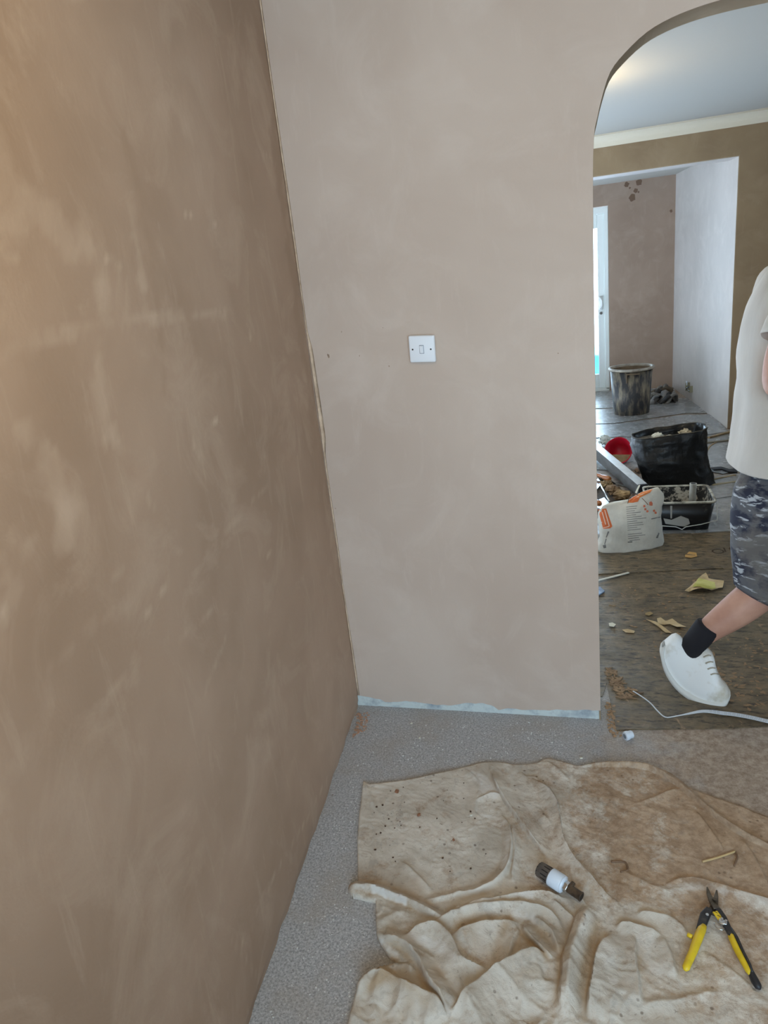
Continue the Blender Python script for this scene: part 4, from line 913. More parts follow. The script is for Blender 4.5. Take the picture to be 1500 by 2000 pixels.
# red tub lying on its side
rc = fl(1208, 882, .10); axr = Vector((-.18, -1.0, .32)).normalized()
red = empty('red_tub', (rc.x, rc.y, 0), 'round red plastic tub lying tilted behind the aluminium beam with plaster in it', 'tub')
M_red = mat('red_plastic', srgb(200, 16, 48), .45)
e1 = axr.cross(Vector((0, 0, 1))).normalized(); e2 = e1.cross(axr)
def rg_(c_, r, n=32, dn_=0): return [c_ + (e1*math.cos(2*PI*k/n) + e2*math.sin(2*PI*k/n))*r*(1+.04*mnoise.noise(Vector((math.cos(2*PI*k/n)*1.3, math.sin(2*PI*k/n)*1.3, 2)))) for k in range(n)]
rc2 = Vector((rc.x, rc.y, .108))
B().loft([rg_(rc2 - axr*.13, .060), rg_(rc2 - axr*.12, .068), rg_(rc2, .102), rg_(rc2+axr*.002, .104), rg_(rc2, .099), rg_(rc2 - axr*.115, .064)]).build('tub_body', M_red, red, True)
B().loft([[rc2 - axr*.02 + e1*.086*math.cos(a) + (-e2 if e2.z > 0 else e2)*(.030+.062*math.sin(a)) for a in [PI*k/14 for k in range(15)]], [rc2 - axr*.06 + e1*.070*math.cos(a) + (-e2 if e2.z > 0 else e2)*(.035+.044*math.sin(a)) for a in [PI*k/14 for k in range(15)]]]).build('plaster_residue', mat('residue', srgb(178, 156, 118), .9, col2=srgb(150, 128, 98), nscale=20), red)
v = fl(1181, 862, .04); crumple('plastic_offcut', (v.x, v.y, .006), (.06,.05,.05), mat('offcut_white', srgb(214, 220, 214), .5), 6, 'whitish crumpled plastic offcut beside the red tub', 'offcut')

# trowels, papers and sticks beside the beam
M_wood = mat('handle_wood', srgb(196, 118, 52), .3, col2=srgb(160, 90, 38), nscale=14, stretch=(1, 1, 4), coat=.6)
M_shiny = mat('trowel_steel', srgb(200, 206, 212), .18, 1.0)
def trowel(px0, px1, z_, label, bl):
    a = fl(*px0, z_); b_ = fl(*px1, z_); t = (b_-a).normalized(); L_ = (b_-a).length
    e = empty('trowel', tuple(a), label, 'trowel', 'plastering trowels')
    P_ = lambda u: a + t*L_*u
    B().tube([P_(0), P_(.04), P_(.2), P_(.34), P_(.38), P_(.52), P_(.62), P_(.72), P_(.9), P_(.98), P_(1)], [.008, .013, .016, .013, .011, .016, .012, .017, .020, .015, .006], 18).build('handle', M_wood, e, True)
    c_ = [fl(*q, z_-.03) for q in bl]
    B().prism([(q.x, q.y, z_-.03) for q in c_], .0025).build('blade', M_shiny, e)
    m0 = (c_[0]+c_[2])/2
    B().tube([P_(.06), P_(.03)-Vector((0,0,.012)), (m0.x, m0.y, z_-.027)], .005, 8).build('tang', M_shiny, e, True)
trowel((1150,922), (1192,936), .055, 'plastering trowel with a glossy orange wood handle below the aluminium beam', [(1150,950),(1168,935),(1176,944),(1158,965)])
trowel((1150,968), (1172,985), .055, 'plastering trowel with a wooden handle half hidden by the arch edge', [(1150,985),(1180,972),(1192,985),(1165,1000)])
tag(B().tube([fl(1172,945,.05), fl(1190,979,.03)], .0055, 8).build('metal_rod', M_chr, None, True), 'bright thin metal rod lying between the trowels and the plaster sack', 'rod')
tag(B().prism([fl(1240,962,.09), fl(1247,948,.14), fl(1250,949,.14), fl(1243,964,.09)], .012, (.3, 1, 0)).build('white_strip', M_papw), 'short cream strip leaning against the end of the aluminium beam', 'strip')
random.seed(21)
for k, (q, s_, lb) in enumerate((((1185,950), (.05,.06,.03), 'crumpled tan paper scrap next to the orange trowel handle'), ((1197,965), (.06,.07,.035), 'crumpled brown paper scrap between rod and aluminium beam'), ((1215,975), (.07,.05,.04), 'largest crumpled tan paper scrap just behind the plaster sack'), ((1176,938), (.03,.04,.02), 'small dark paper scrap under the orange trowel handle'), ((1246,920), (.03,.06,.012), 'rust brown scrap between the red tub and black rubble sack'))):
    v = fl(*q, .01); crumple('paper_scrap', (v.x, v.y, .006), s_, mat('paper_scrap_%s' % 'abcde'[k], (srgb(168,142,104), srgb(136,108,78), srgb(186,160,120), srgb(84,66,50), srgb(120,92,78))[k], .85, col2=srgb(110, 88, 64), nscale=20), 30+k, lb, 'paper scrap', flat=.5)
B_tools = B().prism([fl(a, b_, .006) for a, b_ in ((1150,950),(1185,930),(1235,975),(1215,995),(1150,1010))], .003)
tag(B_tools.build('dark_rag', mat('rag_dark', srgb(66, 62, 62), .8, col2=srgb(104, 92, 80), nscale=22)), 'dark flattened rag under the trowels behind the plaster sack', 'rag')

# metal back box with loose wires on the far right wall
p = on_y(1352, 757, 7.75); wx_ = sx(p.y); p = on_y(1352, 757, 7.6)
def on_side(px_, py_):
    d = ray(px_, py_); nrm = np.array([1, 0.0975, 0]); q0 = np.array([sx(OY), OY, 0]); t = (q0 - O3).dot(nrm)/d.dot(nrm); return Vector(O3 + d*t)
p = on_side(1350, 757)
sb = empty('socket_box', tuple(p), 'metal socket back box with loose wires on the pale far side wall', 'socket box')
M_zn = mat('zinc', srgb(170, 165, 140), .35, .7)
ex = Vector((-1, -.0975, 0)).normalized(); ey = Vector((-.0975, 1, 0)).normalized(); ez = Vector((0, 0, 1))
def sbx(b, a0, a1, y0, y1, z0, z1):
    vs_ = [p + ex*a + ey*y_ + ez*z_ for a in (a0, a1) for y_ in (y0, y1) for z_ in (z0, z1)]
    return b.add(vs_, [(0,1,3,2),(4,6,7,5),(0,4,5,1),(2,3,7,6),(0,2,6,4),(1,5,7,3)])
b = B(); sbx(b, -.002, .045, .055, .060, -.04, .045); sbx(b, -.002, .03, -.07, -.065, -.035, .03); sbx(b, -.002, .03, -.065, .055, -.04, -.036); b.build('box_shell', M_zn, sb)
sbx(B(), .03, .036, .035, .075, .02, .06).build('clip', M_vw, sb)
for k in range(5):
    B().tube(smooth_path([p + ex*.0 + ey*(-.03+.018*k), p + ex*(.03+.004*k) + ey*(-.02+.012*k) + ez*(.02-.008*k), p + ex*.045 + ey*(.0+.01*k) - ez*.015, p + ex*.02 + ey*(.03-.01*k) - ez*.03], 4), .003, 6).build('wire', (M_blk, M_chr, M_br, M_blk, M_vw)[k], sb, True)

# dark bin liner heap in the far corner, torn strips and edges
M_lin = mat('liner_grey', srgb(126, 124, 124), .35, bump=.5, bscale=12, col2=srgb(140, 136, 130), nscale=10)
heap = empty('torn_underlay', tuple(fl(1300, 772)), 'crumpled dark torn underlay heaped in the far corner behind the bin', 'underlay')
random.seed(5)
for k in range(16):
    a = fl(random.uniform(1268,1318), random.uniform(764,788), 0); 
    if a.x > .9 or a.y > 8.6: a = fl(random.uniform(1268,1295), random.uniform(770,788), 0)
    L_ = random.uniform(.12, .35); an = random.uniform(.2, 1.2); w_ = random.uniform(.02, .05); dv = Vector((math.cos(an), math.sin(an), 0)); dn2 = Vector((-dv.y, dv.x, 0))
    rr_ = []
    for j in range(7):
        u = j/6; zz_ = .01 + (.03+.07*random.random())*math.sin(PI*u); c_ = a + dv*L_*(u-.5)
        c_.x = min(c_.x, .90); c_.y = min(c_.y, 8.75)
        rr_.append([c_ + dn2*w_ + Vector((0,0,zz_-.01)), c_ + Vector((0,0,zz_+.01)), c_ - dn2*w_ + Vector((0,0,zz_-.012)), c_ + Vector((0,0,zz_-.006))])
    B().loft(rr_).build('torn_strip', (M_lin, M_shB, mat('liner_dark', srgb(44, 42, 42), .5))[k % 3] if k > 2 else M_lin, heap, True)
# rolled edge of underlay against the far wall
(B().tube(smooth_path([fl(1268,770,.03), fl(1290,764,.045), fl(1303,760,.05), fl(1312,762,.03)], 4), [.03]*13, 8).build('rolled_edge', mat('roll_brown', srgb(110, 96, 78), .8, col2=srgb(70, 62, 54), nscale=14), heap, True))
def stick(px0, px1, z_, w_, h_, m, label, cat, group=None, name='timber_strip', bow=0):
    a = fl(*px0, z_); b_ = fl(*px1, z_); t = (b_-a).normalized(); nn_ = Vector((-t.y, t.x, 0)); rr_ = []
    for k in range(7):
        c_ = a.lerp(b_, k/6) + nn_*bow*math.sin(PI*k/6); ww_ = w_*(1+.2*mnoise.noise(c_*9))
        rr_.append([c_ + nn_*ww_, c_ + nn_*ww_ + Vector((0,0,h_)), c_ - nn_*ww_ + Vector((0,0,h_)), c_ - nn_*ww_])
    return tag(B().loft(rr_).build(name, m), label, cat, group)
M_tim = mat('raw_timber', srgb(176, 152, 116), .8, col2=srgb(120, 98, 70), nscale=18)
stick((1384,856),(1450,838), .006, .012, .012, M_tim, 'pale timber strip reaching the foot of the brown wall', 'strip')
stick((1376,866),(1452,857), .008, .016, .008, mat('lath_grey', srgb(132, 124, 108), .8, col2=srgb(90, 82, 70), nscale=18), 'grey timber strip lying just before the pale timber strip', 'strip')
stick((1382,880),(1405,862), .006, .006, .006, M_tim, 'thin crooked lath crossing the bluish sheeting behind the black sack', 'strip', bow=.02)
stick((1386,938),(1436,928), .008, .010, .006, M_tim, 'tan wooden lath right of the black rubble sack', 'strip')
stick((1390,948),(1438,941), .008, .012, .005, mat('lath_pale', srgb(150, 138, 112), .8), 'dull lath nearest to the black rectangular bucket', 'strip')
tag(B().prism([fl(a, b_, .006) for a, b_ in ((1388,916),(1408,914),(1424,919),(1438,917),(1440,925),(1424,924),(1410,919),(1394,920))], .012).build('tar_strip', mat('tar_black', srgb(26, 26, 30), .6)), 'jagged black torn felt strip right of the black sack', 'felt')
# thin white strip, blue wrapper, dark edge
stick((1158,1137),(1228,1119), .010, .006, .004, mat('strip_white', srgb(214, 210, 198), .6), 'thin whitish batten on the dark floor left below the plaster sack', 'strip')
tag(B().prism([fl(a, b_, .006) for a, b_ in ((1150,1145),(1172,1148),(1181,1156),(1166,1166),(1150,1166))], .006).build('blue_wrapper', mat('wrapper_blue', srgb(52, 66, 104), .35, col2=srgb(150, 170, 200), nscale=14)), 'dark blue wrapper peeping past the arch edge', 'wrapper')
def leafy(name, px_, z_, m, label, cat, group=None, curl=.012, seed=0, parent=None, th=.0012):
    P_ = [fl(a, b_, z_) for a, b_ in px_]; c_ = sum(P_, Vector())/len(P_); out = []
    for i in range(len(P_)):
        for k in range(3): out.append(P_[i].lerp(P_[(i+1) % len(P_)], k/3))
    vs_ = []; n = len(out); R_ = (1, .66, .33, .02)
    for top_ in (0, 1):
        for f in R_:
            for p_ in out:
                q = c_ + (p_-c_)*f; zz_ = curl*abs(mnoise.noise(q*9 + Vector((seed, 0, 0))))*1.6 + curl*f*f*abs(mnoise.noise(p_*5 + Vector((0, seed, 0)))); vs_.append((q.x, q.y, z_ + zz_ + th*top_))
    fs_ = []; m4 = len(R_)
    for s_ in (0, 1):
        for r in range(m4-1):
            for k in range(n):
                a_, b2 = s_*m4*n + r*n, s_*m4*n + (r+1)*n; k2 = (k+1) % n; fs_.append((a_+k, a_+k2, b2+k2, b2+k) if s_ else (a_+k, b2+k, b2+k2, a_+k2))
    for k in range(n): k2 = (k+1) % n; fs_.append((k, k2, m4*n+k2, m4*n+k))
    o = obj(name, vs_, fs_, m, parent, False)
    return tag(o, label, cat, group) if label else o
M_ylw = mat('wallpaper_yellow', srgb(210, 206, 130), .8, col2=srgb(176, 172, 84), nscale=9, nrange=(.4, .6)); M_crm = mat('paper_cream', srgb(214, 194, 156), .85, col2=srgb(186, 160, 120), nscale=16)
wp = empty('wallpaper_scrap', tuple(fl(1375, 1145)), 'yellow green torn wallpaper scrap on the dark floor behind the ankle', 'wallpaper scrap')
leafy('backing_paper', [(1337,1158),(1358,1140),(1378,1124),(1384,1134),(1414,1140),(1411,1150),(1390,1156),(1362,1158)], .006, M_crm, None, None, parent=wp, seed=2, curl=.02)
leafy('printed_face', [(1352,1153),(1364,1135),(1380,1137),(1396,1141),(1398,1152),(1376,1156)], .0105, M_ylw, None, None, parent=wp, seed=2, curl=.02)
leafy('paper_peel', [(1283,1212),(1290,1210),(1300,1215),(1313,1212),(1330,1221),(1340,1228),(1322,1228),(1310,1220),(1298,1222),(1285,1219)], .006, M_crm, 'curled tan paper peeling just left above the black sock', 'paper scrap', seed=7)
leafy('paper_peel', [(1262,1211),(1280,1216),(1298,1227),(1312,1237),(1300,1236),(1284,1224)], .006, M_crm, 'flat tan paper streak between curled peeling and white trainer', 'paper scrap', seed=3, curl=.004)
leafy('paper_peel', [(1215,1231),(1226,1229),(1240,1233),(1238,1237),(1222,1236)], .006, M_crm, 'small oval tan flake in the open floor left of the white trainer', 'paper scrap', seed=4, curl=.004)
leafy('paper_peel', [(1261,1198),(1270,1196),(1276,1200),(1268,1204),(1260,1202)], .006, mat('flake_dull', srgb(160, 138, 98), .9), 'dull round flake farther back than the small oval tan flake', 'paper scrap', seed=5, curl=.003)
leafy('paper_peel', [(1338,1085),(1346,1080),(1360,1082),(1362,1088),(1350,1092),(1338,1090)], .006, mat('flake_orange', srgb(190, 150, 92), .9), 'orange tan flake on the floor in front of the black rectangular bucket', 'paper scrap', seed=6, curl=.012)
leafy('paper_peel', [(1322,1092),(1336,1091),(1340,1094),(1326,1095)], .006, M_crm, 'thin cream flake left of the orange tan flake', 'paper scrap', seed=8, curl=.004)
leafy('paper_peel', [(1189,1218),(1196,1217),(1203,1221),(1199,1226),(1190,1224)], .006, M_papw, 'whitish flake near the arch edge above the small oval flake', 'paper scrap', seed=9, curl=.006)

# perforated white bead lying along the sheeting
M_bead = mat('bead_white', srgb(214, 220, 228), .45); M_beadd = mat('bead_hole', srgb(120, 128, 140), .6)
pts = smooth_path([fl(a, b_, .008) for a, b_ in ((1236,1350),(1252,1361),(1270,1375),(1284,1390),(1299,1401),(1320,1400),(1345,1396),(1372,1391),(1400,1392),(1430,1396),(1465,1403),(1500,1411),(1560,1422))], 4)
pb = empty('plaster_bead', tuple(pts[0]), 'long thin white perforated plaster bead lying in front of the white trainer', 'plaster bead')
rr_ = []; n = len(pts)
for i, p_ in enumerate(pts):
    t = (pts[min(i+1, n-1)] - pts[max(i-1, 0)]).normalized(); nn_ = Vector((-t.y, t.x, 0)); u = i/(n-1); w_ = .0022 if u < .45 else .0022 + .0078*min(1, (u-.45)/.2)
    zz_ = .004*abs(math.sin(u*9)); rr_.append([p_ + nn_*w_ + Vector((0,0,zz_)), p_ + nn_*w_ + Vector((0,0,zz_+.0015)), p_ - nn_*w_ + Vector((0,0,zz_+.0015)), p_ - nn_*w_ + Vector((0,0,zz_))])
B().loft(rr_).build('bead_strip', M_bead, pb)
hb = B()
for i in range(int(n*.62), n-1):
    for f in (0.2, 0.6):
        for s_ in (-1, 1):
            p_ = pts[i].lerp(pts[i+1], f); t = (pts[i+1]-pts[i]).normalized(); nn_ = Vector((-t.y, t.x, 0)); q = p_ + nn_*s_*.0045; u = (i+f)/(n-1); z_ = .0096 + .004*abs(math.sin(u*9)); hb.add([(q.x-.0016, q.y-.001, z_), (q.x+.0016, q.y-.001, z_), (q.x+.0016, q.y+.001, z_), (q.x-.0016, q.y+.001, z_)], [(0,1,2,3)])
o = hb.build('perforations', M_beadd, pb); o['kind'] = 'stuff'

# debris: shavings at the arch foot, chips on the floor
M_shav = mat('shaving', srgb(158, 130, 100), .85, col2=srgb(112, 88, 66), nscale=30)
def chips(name, n, region, size, m, label, z_=.0005, seed=1, long_=1.0, hgt=.5):
    random.seed(seed); b = B()
    for k in range(n):
        x_, y_ = region(random); s_ = size*random.uniform(.4, 1.6); an = random.uniform(0, 2*PI); zz_ = z_ if not callable(z_) else z_(x_, y_)
        pts_ = []
        m_ = random.choice((4, 5))
        for j in range(m_):
            a = 2*PI*j/m_ + random.uniform(-.3, .3); qx = s_*long_*math.cos(a)*random.uniform(.6, 1.2); qy = s_*math.sin(a)*random.uniform(.5, 1.1)
            pts_.append((x_+qx*math.cos(an)-qy*math.sin(an), y_+qx*math.sin(an)+qy*math.cos(an), zz_))
        b.prism(pts_, s_*hgt)
    o = b.build(name, m); return tag(o, label, 'debris', kind='stuff')
def reg(poly, jit=1):
    def f(r):
        while True:
            (a0, b0), (a1, b1), (a2, b2), (a3, b3) = poly; u, v_ = r.random(), r.random(); x_ = (a0*(1-u)+a1*u)*(1-v_)+(a3*(1-u)+a2*u)*v_; y_ = (b0*(1-u)+b1*u)*(1-v_)+(b3*(1-u)+b2*u)*v_
            p_ = fl(x_, y_); return p_.x, p_.y
    return f
chips('wood_shavings', 90, reg([(1180,1312),(1190,1305),(1252,1362),(1215,1372)]), .006, M_shav, 'loose brown wood shavings swept against the foot of the arch', .0045, 3, 3.0, .3)
chips('plaster_crumbs', 110, reg([(1183,1375),(1200,1372),(1215,1440),(1190,1440)]), .005, mat('crumb_tan', srgb(172, 142, 112), .9), 'tan plaster crumbs in the gap beside the dark sheeting', .0005, 4)
chips('paint_chips', 170, reg([(712,1400),(1170,1410),(1170,1490),(690,1500)]), .0022, mat('chip_white', srgb(222, 224, 222), .8), 'white paint chips scattered under the arch wall', .0, 5)
chips('paint_chips', 170, reg([(690,1500),(700,1520),(690,1990),(520,1990)]), .0018, bpy.data.materials['chip_white'], 'white paint chips scattered along the left wall', .0, 6)
chips('plaster_crumbs', 60, reg([(696,1396),(722,1392),(715,1425),(690,1440)]), .005, mat('crumb_pink', srgb(188, 150, 126), .9), 'pinkish plaster crumbs in the corner of the two walls', .0, 7)
chips('floor_flakes', 150, reg([(1330,1260),(1500,1240),(1500,1400),(1330,1350)]), .006, mat('flake_tan', srgb(150, 124, 96), .9), 'tan flakes scattered on the dark floor around the trainer', .0042, 8, 1.6, .15)
chips('floor_flakes', 90, reg([(1175,1170),(1330,1060),(1400,1120),(1300,1330)]), .005, bpy.data.materials['flake_tan'], 'tan flakes scattered on the dark floor before the plaster sack', .0045, 9, 1.6, .15)
chips('dirt_specks', 40, reg([(720,1540),(950,1510),(960,1720),(720,1700)]), .0028, mat('speck_dark', srgb(84, 66, 54), .9), 'small dark dirt specks on the flat left part of the cloth', lambda x_, y_: cloth_z(x_, y_)+.0002, 10, 1, .4)
M_clod = mat('clod', srgb(150, 108, 84), .9)
for k, (q, s_, lb) in enumerate((((775,1545), .010, 'reddish plaster blob near the upper left corner of the drop cloth'), ((818,1592), .008, 'round brown plaster blob in the middle of the flat cloth area'), ((886,1641), .005, 'small dark blob on the cloth left of the long crease'))):
    v = fl(*q, .01); crumple('plaster_blob', (v.x, v.y, cloth_z(v.x, v.y)-.0005), (s_, s_*1.1, .0035), M_clod, 50+k, lb, 'blob', n=2)
v = fl(920, 1592, .012); crumple('plaster_blob', (v.x, v.y, cloth_z(v.x, v.y)), (.006,.004,.004), M_papw, 60, 'tiny white plaster crumb on the cleaner cloth patch', 'blob', n=2)
v = fl(775, 1398); 
for k, (q, s_) in enumerate((((804,1414), .006), ((820,1443), .006), ((1135,1482), .007))):
    v = fl(*q); crumple('plaster_blob', (v.x, v.y, 0), (s_, s_*.7, .004), M_papw, 70+k, ('white plaster chip on concrete nearest the arch wall', 'white plaster chip on concrete midway between wall and cloth', 'white flat chip on concrete touching the upper cloth hem')[k], 'blob', n=2)
# twig-like scraps on the cloth
def twig(pxs, m, label, r=.0022):
    P_ = [];
    for q in pxs: v = fl(*q, .012); P_.append(Vector((v.x, v.y, cloth_z(v.x, v.y)+r)))
    tag(B().tube(smooth_path(P_, 4), r, 6).build('dried_strip', m, None, True), label, 'scrap')
twig([(1372,1682),(1395,1676),(1420,1668),(1436,1661)], mat('twig_tan', srgb(196, 168, 122), .8), 'straight tan splinter on the drop cloth above the tin snips', .003)
twig([(1194,1683),(1208,1682),(1222,1685),(1226,1700),(1212,1706)], mat('twig_brown', srgb(124, 98, 76), .8), 'hooked brown plaster strip on the drop cloth right of the valve', .0028)
twig([(1436,1661),(1440,1672),(1434,1690)], bpy.data.materials['twig_brown'], 'short dark splinter hanging from the end of the tan splinter', .0025)
# ------------------------------------------------------------------ person striding past the arch
M_skin = mat('skin', srgb(196, 150, 128), .55, col2=srgb(178, 130, 110), nscale=10); M_shirt = mat('shirt_white', srgb(198, 190, 180), .85, bump=.4, bscale=7, col2=srgb(184, 176, 166), nscale=5, stretch=(1.5, 1.5, .4))
M_sock = mat('sock_black', srgb(24, 22, 28), .9, col2=srgb(190, 186, 186), nscale=42, nrange=(.70, .76)); M_shoe = mat('trainer_white', srgb(232, 232, 230), .55, col2=srgb(190, 180, 160), nscale=12, nrange=(.5, .72)); M_sole = mat('sole_white', srgb(214, 212, 206), .6)
M_short = mat('shorts_camo', srgb(34, 36, 52), .85); g = N(M_short)
gm = g.map((1, 1, 2.2)); n1 = g.noise(8, 4, .6, src=gm, dist=.6); n2 = g.noise(17, 4, .6, src=g.map((1, 1, 2.8), (0, .25, 0)), dist=.5)
c = g.mix(g.ramp(n1, [(.46, 0.), (.54, 1.)]), srgb(34, 36, 54), srgb(88, 88, 92)); c = g.mix(g.ramp(n2, [(.57, 0.), (.63, 1.)]), c, srgb(176, 178, 182))
se = g.nt.nodes.new('ShaderNodeSeparateXYZ'); g.l(g.tc, se.inputs[0])
c = g.mix(g.ramp(g.noise(6, 5, .6), [(.50, 0.), (.62, .75)]), c, srgb(110, 104, 98)); g.color(c)
per = empty('person', (.62, 2.66, 0), 'person in white T-shirt and paint splattered dark shorts striding past the arch', 'person')
PY = 2.68
J = {}; verts = []; edges = []; rad = []
def jn(name, co, r, par=None):
    J[name] = len(verts); verts.append(Vector(co)); rad.append(r)
    if par is not None: edges.append((J[par], J[name]))
jn('pelvis', (.66, PY, .93), (.13, .11))
jn('waist', (.655, PY, 1.08), (.115, .095), 'pelvis'); jn('chest', (.66, PY, 1.27), (.14, .10), 'waist'); jn('upper', (.665, PY, 1.40), (.13, .085), 'chest'); jn('neck0', (.68, PY, 1.50), (.062, .062), 'upper'); jn('neck1', (.70, PY, 1.56), (.056, .056), 'neck0')
for s_, n_ in ((-1, 'r'), (1, 'l')):
    ysh = PY + s_*(.215 if s_ < 0 else .19)
    jn('sh'+n_, (.668, PY+s_*.13, 1.425), .050, 'upper'); jn('ua'+n_, (.645, ysh, 1.375), .048, 'sh'+n_)
    if n_ == 'r':
        jn('um'+n_, (.580, ysh-.005, 1.26), .048, 'ua'+n_); jn('el'+n_, (.562, ysh-.005, 1.13), .045, 'um'+n_); jn('fm'+n_, (.68, ysh-.01, 1.10), .040, 'el'+n_); jn('wr'+n_, (.83, ysh-.02, 1.10), .027, 'fm'+n_); jn('pa'+n_, (.90, ysh-.02, 1.10), (.040, .016), 'wr'+n_)
        hp = Vector((.905, ysh-.02, 1.10)); hd_ = Vector((1, 0, -.05)); sdv = Vector((0, .1, 1)).normalized()
    else:
        jn('um'+n_, (.72, ysh+.01, 1.27), .046, 'ua'+n_); jn('el'+n_, (.80, ysh+.015, 1.15), .040, 'um'+n_); jn('fm'+n_, (.88, ysh, 1.10), .040, 'el'+n_); jn('wr'+n_, (1.02, ysh-.03, 1.10), .027, 'fm'+n_); jn('pa'+n_, (1.09, ysh-.04, 1.10), (.040, .016), 'wr'+n_)
        hp = Vector((1.095, ysh-.04, 1.10)); hd_ = Vector((1, -.1, -.05)); sdv = Vector((0, .1, 1)).normalized()
    for fi, (off, ln_) in enumerate(((.028, .072), (.009, .080), (-.010, .074), (-.028, .060))):
        base = hp + sdv*off
        jn('f%d0%s' % (fi, n_), base + hd_*.015, .0095, 'pa'+n_); jn('f%d1%s' % (fi, n_), base + hd_*(.015+ln_*.5) + Vector((0, .006, -.008)), .0088, 'f%d0%s' % (fi, n_)); jn('f%d2%s' % (fi, n_), base + hd_*(.015+ln_*.85) + Vector((0, .012, -.026)), .0078, 'f%d1%s' % (fi, n_))
    jn('t0'+n_, hp + sdv*.038 - hd_*.035, .0115, 'pa'+n_); jn('t1'+n_, hp + sdv*.058 + hd_*.0, .0100, 't0'+n_); jn('t2'+n_, hp + sdv*.062 + hd_*.028, .0088, 't1'+n_)
jn('hipr', (.665, PY-.09, .88), .088, 'pelvis'); jn('thr', (.685, PY-.115, .70), .078, 'hipr'); jn('knr', (.700, PY-.125, .515), .066, 'thr')
jn('car', (.605, PY-.140, .415), .070, 'knr'); jn('cbr', (.52, PY-.155, .335), .068, 'car'); jn('anr', (.405, PY-.172, .242), .046, 'cbr'); jn('her', (.365, PY-.178, .195), .034, 'anr')
jn('hipl', (.665, PY+.09, .88), .088, 'pelvis'); jn('thl', (.77, PY+.10, .70), .078, 'hipl'); jn('knl', (.875, PY+.10, .50), .056, 'thl')
jn('cal', (.895, PY+.10, .38), .056, 'knl'); jn('cbl', (.92, PY+.10, .25), .045, 'cal'); jn('anl', (.955, PY+.10, .11), .036, 'cbl'); jn('hel', (.97, PY+.10, .06), .032, 'anl'); jn('tol', (1.09, PY+.10, .04), .024, 'hel')
me = bpy.data.meshes.new('body'); me.from_pydata([tuple(v) for v in verts], edges, [])
body = bpy.data.objects.new('body', me); C.objects.link(body); me.materials.append(M_skin); body.parent = per; body.matrix_parent_inverse = Matrix.Translation(-Vector(per.location))
sm_ = body.modifiers.new('skin', 'SKIN')
for i, r in enumerate(rad): me.skin_vertices[0].data[i].radius = r if isinstance(r, tuple) else (r, r)
me.skin_vertices[0].data[0].use_root = True; sm_.use_smooth_shade = True
ss = body.modifiers.new('sub', 'SUBSURF'); ss.levels = 2; ss.render_levels = 2
# head with a face (leans forward, out of the frame)
hc = Vector((.745, PY, 1.675)); hb = bmesh.new(); bmesh.ops.create_uvsphere(hb, u_segments=40, v_segments=28, radius=1)
for v in hb.verts:
    d_ = v.co.copy(); x_, y_, z_ = d_; p_ = Vector((x_*.098, y_*.076, z_*.118))
    if z_ < 0 and x_ > -.2: p_.x += .012*(-z_)
    if z_ < -.3: p_.y *= 1 - .25*(-z_-.3); 
    if x_ < 0 and z_ < -.2: p_.x *= .82
    f = math.exp(-((y_/.20)**2 + ((z_+.12)/.20)**2)) * (x_ > .5); p_.x += .024*f
    for s_ in (-1, 1):
        f = math.exp(-(((y_-s_*.42)/.16)**2 + ((z_-.06)/.12)**2)) * (x_ > .4); p_.x -= .010*f
    f = math.exp(-((y_/.30)**2 + ((z_-.25)/.10)**2)) * (x_ > .5); p_.x += .005*f
    f = math.exp(-((y_/.28)**2 + ((z_+.52)/.06)**2)) * (x_ > .3); p_.x += .006*f
    f = math.exp(-((y_/.3)**2 + ((z_+.82)/.15)**2)) * (x_ > 0); p_.x += .010*f
    v.co = hc + p_
mh = bpy.data.meshes.new('head'); hb.to_mesh(mh); hb.free(); _link('head', mh, M_skin, per, True)
for s_ in (-1, 1):
    e = hc + Vector((.082, s_*.031, .008)); B().loft([[e + Vector((.011*math.cos(a)*1.0, .012*math.sin(a)*math.cos(b_), .011*math.sin(a)*math.sin(b_))) for b_ in [2*PI*k/10 for k in range(10)]] for a in (.05, .5, 1., 1.5)]).build('eye', mat('eye_white', srgb(225, 222, 215), .2, col2=srgb(60, 45, 35), nscale=80), per, True)
    ec = hc + Vector((-.008, s_*.074, -.005)); B().loft([[ec + Vector((r_*.8*math.cos(a), s_*o_, r_*1.4*math.sin(a))) for a in [2*PI*k/14 for k in range(14)]] for r_, o_ in ((.016, -.006), (.022, .006), (.021, .012), (.012, .009))]).build('ear', M_skin, per, True)
hr = bmesh.new(); bmesh.ops.create_uvsphere(hr, u_segments=32, v_segments=20, radius=1)
for v in hr.verts:
    x_, y_, z_ = v.co; k = 1.07 + .02*mnoise.noise(v.co*9); v.co = hc + Vector((x_*.098*k - .006, y_*.076*k, z_*.118*k + .004))
bmesh.ops.delete(hr, geom=[v for v in hr.verts if (v.co.z - hc.z) < .02 + .55*max(0, v.co.x - hc.x) and not (v.co.x < hc.x - .03 and v.co.z > hc.z - .055)], context='VERTS')
mh = bpy.data.meshes.new('hair'); hr.to_mesh(mh); hr.free(); o = _link('hair', mh, mat('hair_brown', srgb(70, 52, 38), .7, bump=.6, bscale=90), per, True)
m_ = o.modifiers.new('solid', 'SOLIDIFY'); m_.thickness = .008
